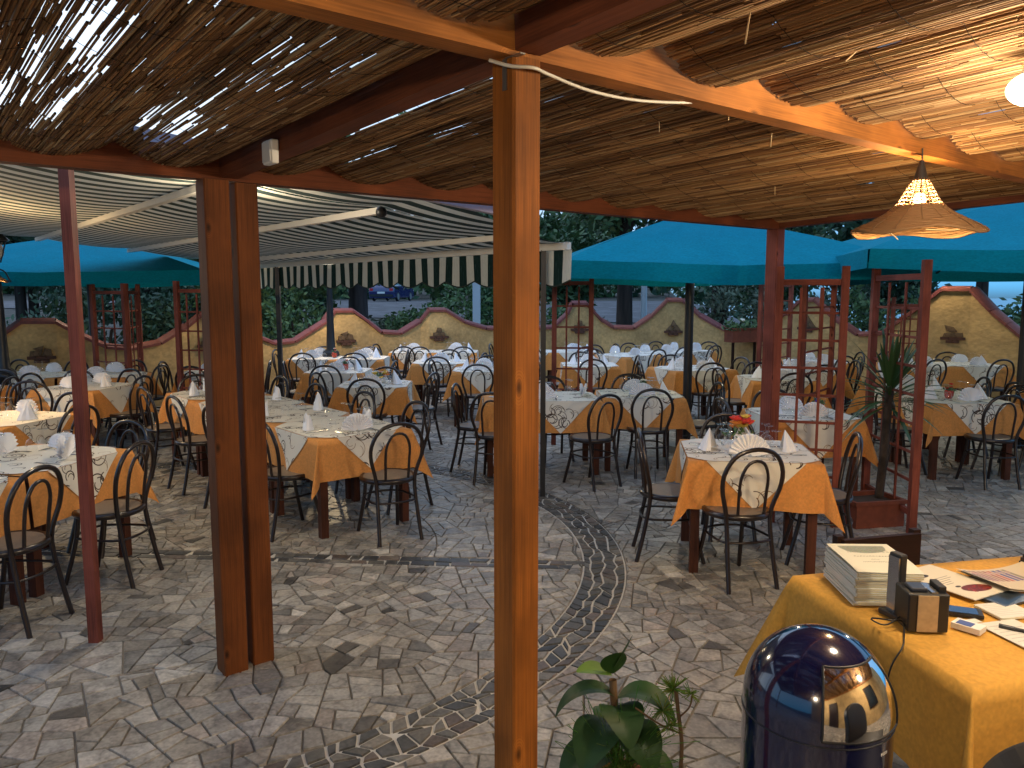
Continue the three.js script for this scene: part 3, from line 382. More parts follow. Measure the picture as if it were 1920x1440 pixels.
// ------------------------------------------------------------ lamp posts
function lampPost(p, label, lit = true) {
  const g = thing('lamp_post', label, 'lamp post', [p.x, 0.006, p.z]);
  part('column', new THREE.LatheGeometry([[0, 0], [0.17, 0], [0.17, 0.08], [0.13, 0.12], [0.12, 0.5], [0.09, 0.58], [0.085, 0.66], [0.13, 0.72], [0.145, 0.78], [0.13, 0.84], [0.075, 0.88], [0.062, 1.2], [0.045, 1.95], [0.06, 2.0], [0.035, 2.04], [0.03, 2.2], [0, 2.2]].map((q) => new THREE.Vector2(q[0], q[1])), 20), M.iron, g);
  part('cross_arm', join([bar(V(-0.17, 1.96, 0), V(0.17, 1.96, 0), 0.025, 0.025), tube([V(-0.16, 1.97, 0), V(-0.1, 2.08, 0), V(0, 2.12, 0)], 0.01, 10, 5), tube([V(0.16, 1.97, 0), V(0.1, 2.08, 0), V(0, 2.12, 0)], 0.01, 10, 5)].map((k) => k.toNonIndexed())), M.iron, g);
  part('lantern_glass', new THREE.SphereGeometry(0.1, 16, 12).scale(1, 1.2, 1).translate(0, 2.33, 0), lit ? M.lampGlow : M.frosted, g); const cap = part('lantern_cap', new THREE.LatheGeometry([[0.15, 2.45], [0.17, 2.47], [0.04, 2.6], [0, 2.66]].map((q) => new THREE.Vector2(q[0], q[1])), 8), std(0.03, 0.03, 0.03, 0.3), g); part('lantern_bar', join([0, 1, 2, 3].map((k) => { const a = k * Math.PI / 2; return bar(V(0.06 * Math.cos(a), 2.19, 0.06 * Math.sin(a)), V(0.145 * Math.cos(a), 2.46, 0.145 * Math.sin(a)), 0.012, 0.012); })), M.iron, g); if (lit) lantern(p);
}
function lantern(p) { const l = new THREE.PointLight(new THREE.Color().setRGB(1, 0.74, 0.42), 4.2, 0, 2); l.position.set(p.x, 2.34, p.z); l.castShadow = true; l.shadow.radius = 4; l.shadow.bias = -0.002; scene.add(l); }
lampPost(atDepth(618, 560, 13.2), 'black cast iron lamp post before the cream wall peak'); lampPost(atDepth(-3, 560, 9.9), 'black cast iron lamp post by the ochre wall under the parasol edge', false);

// ------------------------------------------------------------ trellises
function trellis(a, b, h, nx, ny, label, y0 = 0.10, grp = 'maroon garden trellises') {
  const L = Math.hypot(b.x - a.x, b.z - a.z), g = thing('trellis', label, 'trellis', [a.x, 0.006, a.z], Math.atan2(-(b.z - a.z), b.x - a.x), grp);
  for (const x of [0, L]) part('post', boxUV(0.055, h, 0.055, x).translate(x, h / 2, 0), M.maroon, g);
  part('rail', boxUV(L - 0.056, 0.045, 0.03).translate(L / 2, h - 0.12, 0), M.maroon, g); part('rail', boxUV(L - 0.056, 0.045, 0.03).translate(L / 2, y0 + 0.06, 0), M.maroon, g);
  for (let i = 1; i <= nx; i++) part('slat', boxUV(0.02, h - y0 - 0.26, 0.014, i).translate(L * i / (nx + 1), (h - 0.145 + y0 + 0.085) / 2, 0.008), M.maroon, g);
  for (let j = 1; j <= ny; j++) part('slat', boxUV(L - 0.056, 0.02, 0.014, j).translate(L / 2, mix(y0 + 0.08, h - 0.14, j / (ny + 1)), -0.0075), M.maroon, g);
}
const onDepth = (px, d) => V((px - 960) / F * d, 0, -d);
trellis(V(3.063, 0, -6.70), V(3.028, 0, -5.82), 2.06, 2, 7, 'maroon lattice trellis with a sword-leaved yucca growing behind it');
trellis(V(2.07, 0, -6.14), V(2.515, 0, -6.0), 2.02, 2, 7, 'maroon lattice trellis between the corner post and the yucca trellis');
trellis(V(0.50, 0, -9.35), V(0.93, 0, -9.3), 2.05, 2, 6, 'narrow maroon lattice trellis under the parasol beside the awning');
trellis(onDepth(178, 10.9), onDepth(237, 10.6), 1.94, 2, 6, 'maroon lattice trellis by the left ochre wall valley'); trellis(onDepth(241, 10.65), onDepth(263, 11.4), 1.94, 2, 6, 'maroon trellis turned edge-on beside the ochre wall valley');
trellis(onDepth(335, 9.7), onDepth(392, 9.6), 1.96, 2, 6, 'maroon lattice trellis behind the long table'); trellis(onDepth(394, 9.65), onDepth(414, 10.3), 1.96, 1, 6, 'maroon trellis turned edge-on behind the long table');
trellis(onDepth(1424, 11.6), onDepth(1480, 12.3), 2.05, 2, 7, 'far maroon lattice trellis under the parasol before the hidden wall peak'); trellis(onDepth(1506, 8.6), onDepth(1560, 9.5), 2.04, 1, 6, 'maroon trellis standing behind the twin trellis by the corner post'); trellis(onDepth(1672, 11.8), onDepth(1722, 11.6), 1.75, 2, 7, 'far maroon lattice trellis before the wall seen through the yucca');

// ------------------------------------------------------------ yucca in its planter, wall planter
function planter(p, turn, w, h, d, label, name = 'terracotta_planter') { const g = thing(name, label, 'planter', [p.x, p.y, p.z], turn); const s = 0.012; part('box', join([boxUV(w, h, s).translate(0, h / 2, d / 2), boxUV(w, h, s).translate(0, h / 2, -d / 2), boxUV(s, h, d - s).translate(w / 2 - s / 2, h / 2, 0), boxUV(s, h, d - s).translate(-w / 2 + s / 2, h / 2, 0), boxUV(w - s * 2, s, d - s).translate(0, s / 2, 0)]), M.terracotta, g); part('rim', join([boxUV(w + 0.03, 0.03, 0.025).translate(0, h, d / 2 + 0.006), boxUV(w + 0.03, 0.03, 0.025).translate(0, h, -d / 2 - 0.006), boxUV(0.025, 0.03, d - 0.014).translate(w / 2 + 0.003, h, 0), boxUV(0.025, 0.03, d - 0.014).translate(-w / 2 - 0.003, h, 0)]), M.terracotta, g); part('soil', boxUV(w - 0.026, 0.01, d - 0.014).translate(0, h - 0.025, 0), M.soil, g); return g; }
planter(V(2.83, 0.008, -6.12), 0.2, 0.42, 0.2, 0.3, 'terracotta planter holding the yucca between the two trellises');
function swordLeaf(base, dir, len, w, droop) { const side = V(0, 1, 0).cross(dir).normalize(); if (side.lengthSq() < 0.1) side.set(1, 0, 0); const dd = dir.clone().normalize(); return grid(2, 9, (a, b) => { const k = (a - 0.5) * 2, ww = w * Math.sin(Math.PI * clamp(0.12 + b * 0.88)) * (1 - b * 0.25), p = base.clone().addScaledVector(dd, len * b).addScaledVector(side, k * ww); p.y -= droop * len * b * b; p.addScaledVector(V(0, 1, 0), Math.abs(k) * ww * 0.35); return [p.x, p.y, p.z]; }); }
{ const c = V(2.95, 0.18, -6.2), g = thing('yucca', 'green yucca with long sword leaves behind the right trellis', 'plant', c.toArray()), r = mulberry(12); part('trunk', tube([V(0, 0.008, 0), V(0.03, 0.35, -0.02), V(0.08, 0.72, -0.1), V(0.1, 0.9, -0.12)], 0.035, 14, 8), M.bark, g);
  for (let k = 0; k < 46; k++) { const a = r() * 6.28, e = r(), el = mix(1.35, -0.25, e), len = mix(0.42, 0.6, r()); part('leaf', swordLeaf(V(0.1 + 0.02 * Math.cos(a), 0.72 + 0.2 * (1 - e), -0.12 + 0.02 * Math.sin(a)), V(Math.cos(a) * Math.cos(el), Math.sin(el), Math.sin(a) * Math.cos(el)), len, 0.021, 0.1 + 0.35 * e), M.sword, g); } }

// ------------------------------------------------------------ foliage
function leaves(n, seed, size, cols, pick) { const r = mulberry(seed), P = [], N = [], C = [];
  for (let i = 0; i < n; i++) { const p = pick(r), a = V(r() - 0.5, r() - 0.5, r() - 0.5).normalize(), b = V(r() - 0.5, (r() - 0.5) * 0.7, r() - 0.5).normalize().cross(a).normalize(), s = size * (0.6 + 0.8 * r()), w = 0.42, nrm = b.clone().cross(a).normalize(), c = cols[Math.floor(r() * cols.length)], f = 0.75 + 0.5 * r();
    const q = [p.clone().addScaledVector(a, -s), p.clone().addScaledVector(b, s * w), p.clone().addScaledVector(a, s), p.clone().addScaledVector(b, -s * w)];
    for (const k of [0, 1, 2, 0, 2, 3]) { P.push(q[k].x, q[k].y, q[k].z); N.push(nrm.x, nrm.y, nrm.z); C.push(c[0] * f, c[1] * f, c[2] * f); } }
  const g = new THREE.BufferGeometry(); g.setAttribute('position', new THREE.Float32BufferAttribute(P, 3)); g.setAttribute('normal', new THREE.Float32BufferAttribute(N, 3)); g.setAttribute('color', new THREE.Float32BufferAttribute(C, 3)); return g; }
const greens = [[0.055, 0.125, 0.045], [0.075, 0.155, 0.05], [0.045, 0.105, 0.045], [0.095, 0.17, 0.06]], olive = [[0.09, 0.13, 0.08], [0.13, 0.165, 0.105], [0.07, 0.11, 0.07]], pines = [[0.035, 0.085, 0.045], [0.045, 0.105, 0.05], [0.03, 0.07, 0.035]];
{ const p = atDepth(1395, 641, 15.25); const g = planter(V(p.x, p.y + 0.0, p.z), 0.35, 0.72, 0.26, 0.26, 'terracotta planter box with flowers hung high on the wavy wall', 'wall_planter'); const r = mulberry(3), br = part('bracket', join([boxUV(0.04, p.y, 0.04).translate(-0.25, -p.y / 2, 0), boxUV(0.04, p.y, 0.04).translate(0.25, -p.y / 2, 0)]), M.darkWood, g); br.position.y = 0.004; part('plants', leaves(420, 91, 0.05, greens, (q) => V((q() - 0.5) * 0.8, 0.24 + 0.22 * q() * q(), (q() - 0.5) * 0.3)), M.leaf, g); part('white_bloom', new THREE.SphereGeometry(0.05, 10, 8).scale(1.3, 0.7, 1).translate(-0.1, 0.42, 0.05), M.whiteFlower, g); }
function clumps(seed, k, c, rad) { const r = mulberry(seed), out = []; for (let i = 0; i < k; i++) { let d; do d = V(r() * 2 - 1, r() * 2 - 1, r() * 2 - 1); while (d.lengthSq() > 1); d.normalize().multiplyScalar(Math.cbrt(0.25 + 0.75 * r())); out.push(V(c.x + d.x * rad[0], c.y + d.y * rad[1], c.z + d.z * rad[2])); } return out; }
function tree(x, z, h, crownY, rad, o) { const y = landY(x, z), g = thing('tree', o.label, 'tree', [x, y, z], 0, 'trees beyond the wall'), r = mulberry(o.seed), tr = o.trunk ?? 0.16;
  const top = V(o.lean ?? 0, h, 0); part('trunk', join([new THREE.CylinderGeometry(tr * 0.7, tr * 1.15, h, 12, 4).translate(0, h / 2, 0), ...[0, 1, 2, 3].map((k) => { const a = k * 1.6 + r(), e = V(Math.cos(a) * rad[0] * 0.6, crownY + (r() - 0.3) * rad[1] * 0.6, Math.sin(a) * rad[2] * 0.6); return tube([V(0, h * 0.75, 0), V(e.x * 0.4, mix(h, e.y, 0.5), e.z * 0.4), e], tr * 0.3, 8, 6); })].map((q) => q.toNonIndexed())), o.bark ?? M.bark, g);
  const cl = clumps(o.seed + 1, o.k ?? 40, V(0, crownY, 0), rad), cs = o.clump ?? 0.6; part('crown', leaves(o.n ?? 4500, o.seed + 2, o.leaf ?? 0.11, o.cols ?? greens, (q) => { const c = cl[Math.floor(q() * cl.length)]; return V(c.x + (q() + q() - 1) * cs, c.y + (q() + q() - 1) * cs * 0.8, c.z + (q() + q() - 1) * cs); }), M.leaf, g); return g; }
function bush(x, z, rad, o) { const y = landY(x, z), g = thing('bush', o.label, 'bush', [x, y, z], 0, 'bushes behind the wall'), cl = clumps(o.seed, o.k ?? 26, V(0, rad[1] * 0.95, 0), rad), cs = o.clump ?? 0.35, r = mulberry(o.seed);
  part('stems', join([0, 1, 2, 3, 4].map((k) => { const a = k * 1.3 + r(); return tube([V(0, 0, 0), V(Math.cos(a) * rad[0] * 0.3, rad[1] * 0.5, Math.sin(a) * rad[2] * 0.3), V(Math.cos(a) * rad[0] * 0.6, rad[1] * 1.1, Math.sin(a) * rad[2] * 0.6)], 0.025, 8, 5); })), M.bark, g);
  part('foliage', leaves(o.n ?? 2600, o.seed + 2, o.leaf ?? 0.07, o.cols ?? greens, (q) => { const c = cl[Math.floor(q() * cl.length)]; return V(c.x + (q() + q() - 1) * cs, Math.max(0.05, c.y + (q() + q() - 1) * cs), c.z + (q() + q() - 1) * cs); }), M.leaf, g); }
const B2 = (px, d) => [(px - 960) / F * d, -d];
bush(...B2(560, 16.6), [1.15, 1.15, 0.8], { seed: 301, label: 'dense dark green bush behind the wall left of the lamp post', n: 3600 }); bush(...B2(445, 16.4), [1.3, 1.2, 0.8], { seed: 302, label: 'dark green bush behind the wall hidden by the twin posts' });
bush(...B2(800, 19.5), [0.9, 0.72, 0.7], { seed: 303, label: 'low leafy bush behind the wall right of the thick trunk' }); bush(...B2(880, 18.5), [1.0, 1.15, 0.8], { seed: 304, label: 'tall fresh green bush behind the wall by the blue post', cols: [[0.06, 0.14, 0.045], [0.08, 0.17, 0.06], [0.045, 0.1, 0.04]], n: 3200 });
bush(...B2(990, 18.2), [1.1, 0.95, 0.8], { seed: 305, label: 'leafy bush behind the wall hidden by the centre post' }); bush(...B2(1120, 18.4), [0.75, 0.62, 0.6], { seed: 306, label: 'low bush at the foot of the ivy-clad trunk' });
bush(...B2(310, 16), [1.3, 1.1, 0.8], { seed: 307, label: 'dark bush behind the wall valley by the trellis', cols: pines }); bush(...B2(190, 15.2), [1.2, 1.05, 0.8], { seed: 308, label: 'dark bush behind the ochre wall by the edge-on trellis', cols: pines }); bush(...B2(60, 15), [1.2, 0.62, 0.8], { seed: 309, label: 'low dark bush behind the ochre wall peak', cols: pines });
bush(...B2(1395, 18), [1.0, 1.15, 0.8], { seed: 310, label: 'dark bush behind the wall planter', cols: olive }); bush(...B2(1560, 17.5), [1.2, 1.0, 0.8], { seed: 311, label: 'grey green bush behind the wall seen through the trellis', cols: olive }); bush(...B2(1650, 16.5), [1.2, 1.05, 0.8], { seed: 312, label: 'dark bush behind the wall valley by the tall peak' }); bush(...B2(1950, 15.2), [0.9, 0.85, 0.7], { seed: 313, label: 'green bush against the sky past the tall wall peak' });
bush(...B2(705, 21), [0.7, 0.55, 0.6], { seed: 314, label: 'small bush at the roadside below the car', cols: olive }); bush(...B2(750, 18), [0.9, 0.42, 0.5], { seed: 315, label: 'low silvery bush behind the wall below the car', cols: olive });
tree(...B2(673, 21), 4.2, 4.9, [2.8, 1.3, 2.2], { seed: 401, trunk: 0.26, bark: M.barkBlue, label: 'tree with a thick grey trunk beside the parked car', n: 6500 });
tree(...B2(1170, 19.5), 4, 4.7, [2.2, 1.2, 2.0], { seed: 402, trunk: 0.2, label: 'tree with a dark ivy-clad trunk by the pale pole', n: 5500 });
tree(...B2(1347, 19), 4, 4.7, [2.2, 1.2, 2.0], { seed: 403, trunk: 0.2, label: 'tree with a brown trunk beside the parasol pole', n: 5500 });
tree(...B2(44, 17), 3.0, 3.9, [1.5, 1.0, 1.5], { seed: 404, trunk: 0.12, label: 'slim dark trunked tree behind the ochre wall, leftmost of the pair', cols: pines, n: 5500 }); tree(...B2(68, 18.5), 3.2, 4.1, [1.5, 1.0, 1.5], { seed: 405, trunk: 0.12, label: 'slim dark trunked tree behind the ochre wall, rightmost of the pair', cols: pines, n: 5500 });
tree(...B2(250, 18), 1.7, 2.7, [2.7, 1.55, 1.8], { seed: 406, trunk: 0.15, label: 'dark spreading tree behind the trellises', cols: pines, n: 7000 }); tree(...B2(470, 19), 1.7, 2.8, [2.4, 1.6, 1.9], { seed: 407, trunk: 0.18, label: 'dark green tree behind the twin timber posts', n: 7500 });
tree(...B2(600, 24), 1.8, 2.9, [2.2, 1.5, 1.9], { seed: 408, trunk: 0.18, label: 'leafy tree behind the lamp post', n: 6500 }); tree(...B2(905, 26), 1.6, 2.7, [2.6, 1.6, 2.0], { seed: 409, trunk: 0.18, label: 'leafy green tree across the road right of the car', n: 7000, leaf: 0.14 });
tree(...B2(1060, 25), 1.8, 2.9, [1.7, 1.5, 1.8], { seed: 410, trunk: 0.18, label: 'leafy tree behind the narrow trellis', n: 5500, leaf: 0.13 }); tree(...B2(1420, 22), 1.8, 3.0, [1.6, 1.7, 1.7], { seed: 411, trunk: 0.18, label: 'dark tree behind the corner post', n: 6000 });
tree(...B2(1640, 18.5), 2.0, 3.2, [1.9, 1.5, 1.7], { seed: 412, trunk: 0.16, label: 'dark tree behind the yucca trellis', n: 6500, cols: pines }); tree(...B2(1835, 15.6), 3.0, 3.75, [1.55, 1.25, 1.4], { seed: 413, trunk: 0.13, label: 'tree with leafy sprays against the sky above the tall wall peak', n: 3300, leaf: 0.10, clump: 0.42, k: 24 });
tree(...B2(-120, 17), 2.0, 3.2, [2.2, 1.5, 1.9], { seed: 414, trunk: 0.16, label: 'dark tree behind the wall beyond the left parasol', cols: pines, n: 5500 });
{ const wood = []; const r = mulberry(5150); for (let k = 0; k < 34; k++) { const px = -500 + k * 62 + r() * 30; if (px > 1500) break; const d = 62 + r() * 30, [x, z] = B2(px, d), y = landY(x, z); const cl = clumps(900 + k, 20, V(x, y + 3.2, z), [4, 3.2, 3]); wood.push(leaves(900, 1900 + k, 0.42, k % 3 ? greens : pines, (q) => { const c = cl[Math.floor(q() * cl.length)]; return V(c.x + (q() + q() - 1) * 1.2, Math.max(y + 0.1, c.y + (q() + q() - 1) * 1.2), c.z + (q() + q() - 1) * 1.2); })); }
  const m = single('distant_wood', mergeGeometries(wood), M.leaf, 'distant belt of trees closing the view beyond the road', 'trees'); m.userData.kind = 'stuff'; }
// pale pole, blue post beyond the wall, car
{ const [x, z] = B2(1206, 24), y = landY(x, z), g = thing('street_pole', 'thin pale street pole standing beyond the wavy wall', 'pole', [x, y, z]); part('shaft', new THREE.CylinderGeometry(0.06, 0.1, 7, 14).translate(0, 3.5, 0), std(0.62, 0.68, 0.72, 0.5), g); part('arm', tube([V(0, 6.95, 0), V(0.3, 7.3, 0), V(1.1, 7.4, 0)], 0.035, 10, 6), std(0.62, 0.68, 0.72, 0.5), g); part('lamp_head', new RoundedBoxGeometry(0.5, 0.1, 0.18, 2, 0.03).translate(1.3, 7.4, 0), std(0.5, 0.5, 0.5, 0.5), g); }
{ const [x, z] = B2(894, 17.6), y = landY(x, z), g = thing('gate_post', 'pale blue square post among the bushes behind the wall', 'post', [x, y, z]); part('shaft', boxUV(0.17, 2.1, 0.17).translate(0, 1.05, 0), std(0.28, 0.38, 0.46, 0.6), g); part('cap', boxUV(0.22, 0.05, 0.22).translate(0, 2.12, 0), std(0.3, 0.38, 0.44, 0.6), g); }
{ const [x, z] = B2(737, 52), y = landY(x, z) + 0.035, car = thing('parked_car', 'dark blue hatchback car parked on the road beyond the wall', 'car', [x, y, z], 1.38);
  const paint = phys(0.012, 0.02, 0.10, 0.25, { clearcoat: 1 }), s = new THREE.Shape(); s.moveTo(-1.95, 0.3); s.lineTo(-2.0, 0.62); s.quadraticCurveTo(-1.95, 0.9, -1.75, 0.92); s.lineTo(1.0, 0.95); s.quadraticCurveTo(1.85, 0.85, 1.95, 0.6); s.lineTo(1.92, 0.3); s.closePath();
  part('body', new THREE.ExtrudeGeometry(s, { depth: 1.5, bevelEnabled: true, bevelSize: 0.09, bevelThickness: 0.09, bevelSegments: 3 }).translate(0, 0, -0.75), paint, car);
  const c = new THREE.Shape(); c.moveTo(-1.8, 0.92); c.quadraticCurveTo(-1.6, 1.4, -1.35, 1.42); c.lineTo(-0.1, 1.45); c.quadraticCurveTo(0.4, 1.4, 1.0, 0.95); c.closePath(); part('cabin', new THREE.ExtrudeGeometry(c, { depth: 1.24, bevelEnabled: true, bevelSize: 0.06, bevelThickness: 0.1, bevelSegments: 3 }).translate(0, 0, -0.62), paint, car);
  const gl = std(0.3, 0.42, 0.45, 0.08); const wS = new THREE.Shape(); wS.moveTo(-1.5, 0.98); wS.lineTo(-1.3, 1.33); wS.lineTo(-0.15, 1.36); wS.lineTo(0.6, 1.0); wS.closePath(); for (const zz of [-0.745, 0.725]) part('side_window', new THREE.ExtrudeGeometry(wS, { depth: 0.02, bevelEnabled: false }).translate(0, 0, zz), gl, car);
  part('rear_window', bar(V(-1.79, 1.02, -0.55), V(-1.79, 1.02, 0.55), 0.02, 0.34).translate(0.05, 0.16, 0), gl, car); part('windscreen', grid(2, 2, (a, b) => [mix(0.95, 0.28, b), mix(1.02, 1.41, b), mix(-0.6, 0.6, a)]), gl, car);
  for (const wx of [-1.25, 1.25]) for (const wz of [-0.78, 0.78]) { const w = new THREE.Group(); w.name = 'wheel'; car.add(w); w.position.set(wx, 0.31, wz); part('tyre', new THREE.TorusGeometry(0.23, 0.08, 8, 20), M.black, w); part('rim', new THREE.CylinderGeometry(0.2, 0.2, 0.14, 18).rotateX(Math.PI / 2), std(0.6, 0.62, 0.65, 0.3, { metalness: 0.8 }), w); }
  for (const zz of [-0.66, 0.66]) { part('tail_light', new THREE.BoxGeometry(0.06, 0.16, 0.22).translate(-2.06, 0.74, zz), std(0.5, 0.01, 0.01, 0.2), car); part('headlight', new THREE.BoxGeometry(0.06, 0.12, 0.3).translate(2.0, 0.66, zz), std(0.8, 0.8, 0.8, 0.1), car); }
  part('number_plate', new THREE.BoxGeometry(0.02, 0.12, 0.5).translate(-2.1, 0.55, 0), M.whitePaint, car); part('bumper', new THREE.BoxGeometry(0.08, 0.14, 1.5).translate(-2.06, 0.38, 0), M.black, car);
}

// ------------------------------------------------------------ chairs
const chairKit = (() => {
  const half = [[0.165, 0, 0.235], [0.155, 0.2, 0.19], [0.15, 0.45, 0.15], [0.198, 0.64, 0.178], [0.19, 0.755, 0.2], [0.125, 0.85, 0.218], [0, 0.882, 0.224]];
  const pts = [...half.map((q) => V(-q[0], q[1], q[2])), ...half.slice(0, -1).reverse().map((q) => V(q[0], q[1], q[2]))];
  const ih = [[0.088, 0.46, 0.176], [0.092, 0.6, 0.19], [0.09, 0.71, 0.208], [0.055, 0.79, 0.222], [0, 0.812, 0.226]], ip = [...ih.map((q) => V(-q[0], q[1], q[2])), ...ih.slice(0, -1).reverse().map((q) => V(q[0], q[1], q[2]))];
  const ring = [[0, -0.185], [0.134, -0.14], [0.172, 0.02], [0.153, 0.165], [0, 0.205], [-0.153, 0.165], [-0.172, 0.02], [-0.134, -0.14]].map((q) => V(q[0], 0.3, q[1]));
  return { hoop: tube(pts, 0.0145, 52, 7), inner: tube(ip, 0.0105, 30, 6), rim: new THREE.TorusGeometry(0.195, 0.018, 8, 30).rotateX(Math.PI / 2).scale(1, 1.15, 1).translate(0, 0.452, 0), seat: new THREE.LatheGeometry([[0, 0.464], [0.12, 0.463], [0.182, 0.468], [0.186, 0.455], [0, 0.452]].map((q) => new THREE.Vector2(q[0], q[1])), 28),
    leg: (s) => tube([V(0.128 * s, 0.445, -0.125), V(0.134 * s, 0.28, -0.145), V(0.162 * s, 0, -0.215)], 0.0145, 10, 7), ring: tube(ring, 0.008, 36, 5, true) };
})();
const legL = chairKit.leg(-1), legR = chairKit.leg(1);
let chair0 = null;
function chair(x, z, turn, label, group) {
  let c; if (!chair0) { c = thing('bentwood_chair', label, 'chair', [0, 0, 0], 0, group); part('back_hoop', chairKit.hoop, M.chair, c); part('inner_hoop', chairKit.inner, M.chair, c); part('seat_rim', chairKit.rim, M.chair, c); part('seat', chairKit.seat, M.seat, c); part('leg', legL, M.chair, c); part('leg', legR, M.chair, c); part('stretcher_ring', chairKit.ring, M.chair, c); chair0 = c; } else c = copy(chair0, label, group);
  c.position.set(x, 0.0085, z); c.rotation.y = turn; return c;
}
// ------------------------------------------------------------ tableware
const fanGeo = (() => { const R = 0.115, n = 26, mk = (off, lean) => grid(n, 4, (a, b) => { const t = mix(0.10, Math.PI - 0.10, a), q = mix(0.012, R, b), zig = (Math.round(a * n) % 2 ? 1 : -1) * 0.0085 * b, x = Math.cos(t) * q, y = Math.sin(t) * q + 0.003; return [x, y, zig + off + lean * y, a, b]; }); const g = join([mk(0, -0.12), mk(0.012, 0.18)]); const g2 = g.toNonIndexed(); g2.computeVertexNormals(); return g2; })();
const coneGeo = (() => { const g = grid(10, 7, (a, b) => { const t = mix(-2.5, 2.5, a), w = 0.072 * Math.pow(1 - b, 0.9) + 0.002, fold = 1 + 0.22 * Math.cos(t * 3), x = Math.sin(t) * w * fold + 0.02 * b * b, z = Math.cos(t) * w * 0.65 * fold - 0.018 * b; return [x, 0.002 + 0.125 * b, z, a, b]; }).toNonIndexed(); g.computeVertexNormals(); return g; })();
const hatGeo = (() => { const g = grid(12, 6, (a, b) => { const t = a * 6.2832, w = mix(0.052, 0.038, b) * (1 + 0.1 * Math.sin(3 * t)), tip = b * (0.085 + 0.035 * Math.pow(0.5 + 0.5 * Math.cos(2 * t), 2) - 0.03 * Math.pow(Math.sin(t), 2)); return [Math.cos(t) * w * (1 + 0.25 * b * b), 0.002 + tip, Math.sin(t) * w * 0.75, a, b]; }).toNonIndexed(); g.computeVertexNormals(); return g; })();
const glassGeo = new THREE.LatheGeometry([[0.033, 0], [0.038, 0.02], [0.039, 0.045], [0.03, 0.072], [0.012, 0.086], [0.0045, 0.094], [0.0042, 0.145], [0.012, 0.151], [0.033, 0.154], [0.033, 0.1555], [0, 0.1565]].map((q) => new THREE.Vector2(q[0], q[1])), 18);
const knifeGeo = (() => { const b = new THREE.Shape(); b.moveTo(-0.006, 0); b.lineTo(0.005, 0); b.lineTo(0.004, 0.095); b.lineTo(0.009, 0.105); b.quadraticCurveTo(0.011, 0.18, -0.004, 0.205); b.lineTo(-0.004, 0.1); b.closePath(); return new THREE.ExtrudeGeometry(b, { depth: 0.0025, bevelEnabled: true, bevelSize: 0.0008, bevelThickness: 0.0008, bevelSegments: 1 }).rotateX(-Math.PI / 2).translate(0, 0.001, 0.1); })();
const forkGeo = (() => { const s = new THREE.Shape(); s.moveTo(-0.005, 0); s.lineTo(0.005, 0); s.lineTo(0.0035, 0.12); s.quadraticCurveTo(0.011, 0.13, 0.011, 0.15); s.lineTo(0.011, 0.195); s.lineTo(0.008, 0.195); s.lineTo(0.0075, 0.155); s.lineTo(0.0045, 0.155); s.lineTo(0.004, 0.195); s.lineTo(0.0015, 0.195); s.lineTo(0.001, 0.155); s.lineTo(-0.002, 0.155); s.lineTo(-0.0025, 0.195); s.lineTo(-0.005, 0.195); s.lineTo(-0.006, 0.155); s.lineTo(-0.009, 0.155); s.lineTo(-0.0095, 0.195); s.lineTo(-0.011, 0.195); s.lineTo(-0.011, 0.15); s.quadraticCurveTo(-0.011, 0.13, -0.0035, 0.12); s.closePath(); return new THREE.ExtrudeGeometry(s, { depth: 0.002, bevelEnabled: false }).rotateX(-Math.PI / 2).translate(0, 0.001, 0.1); })();
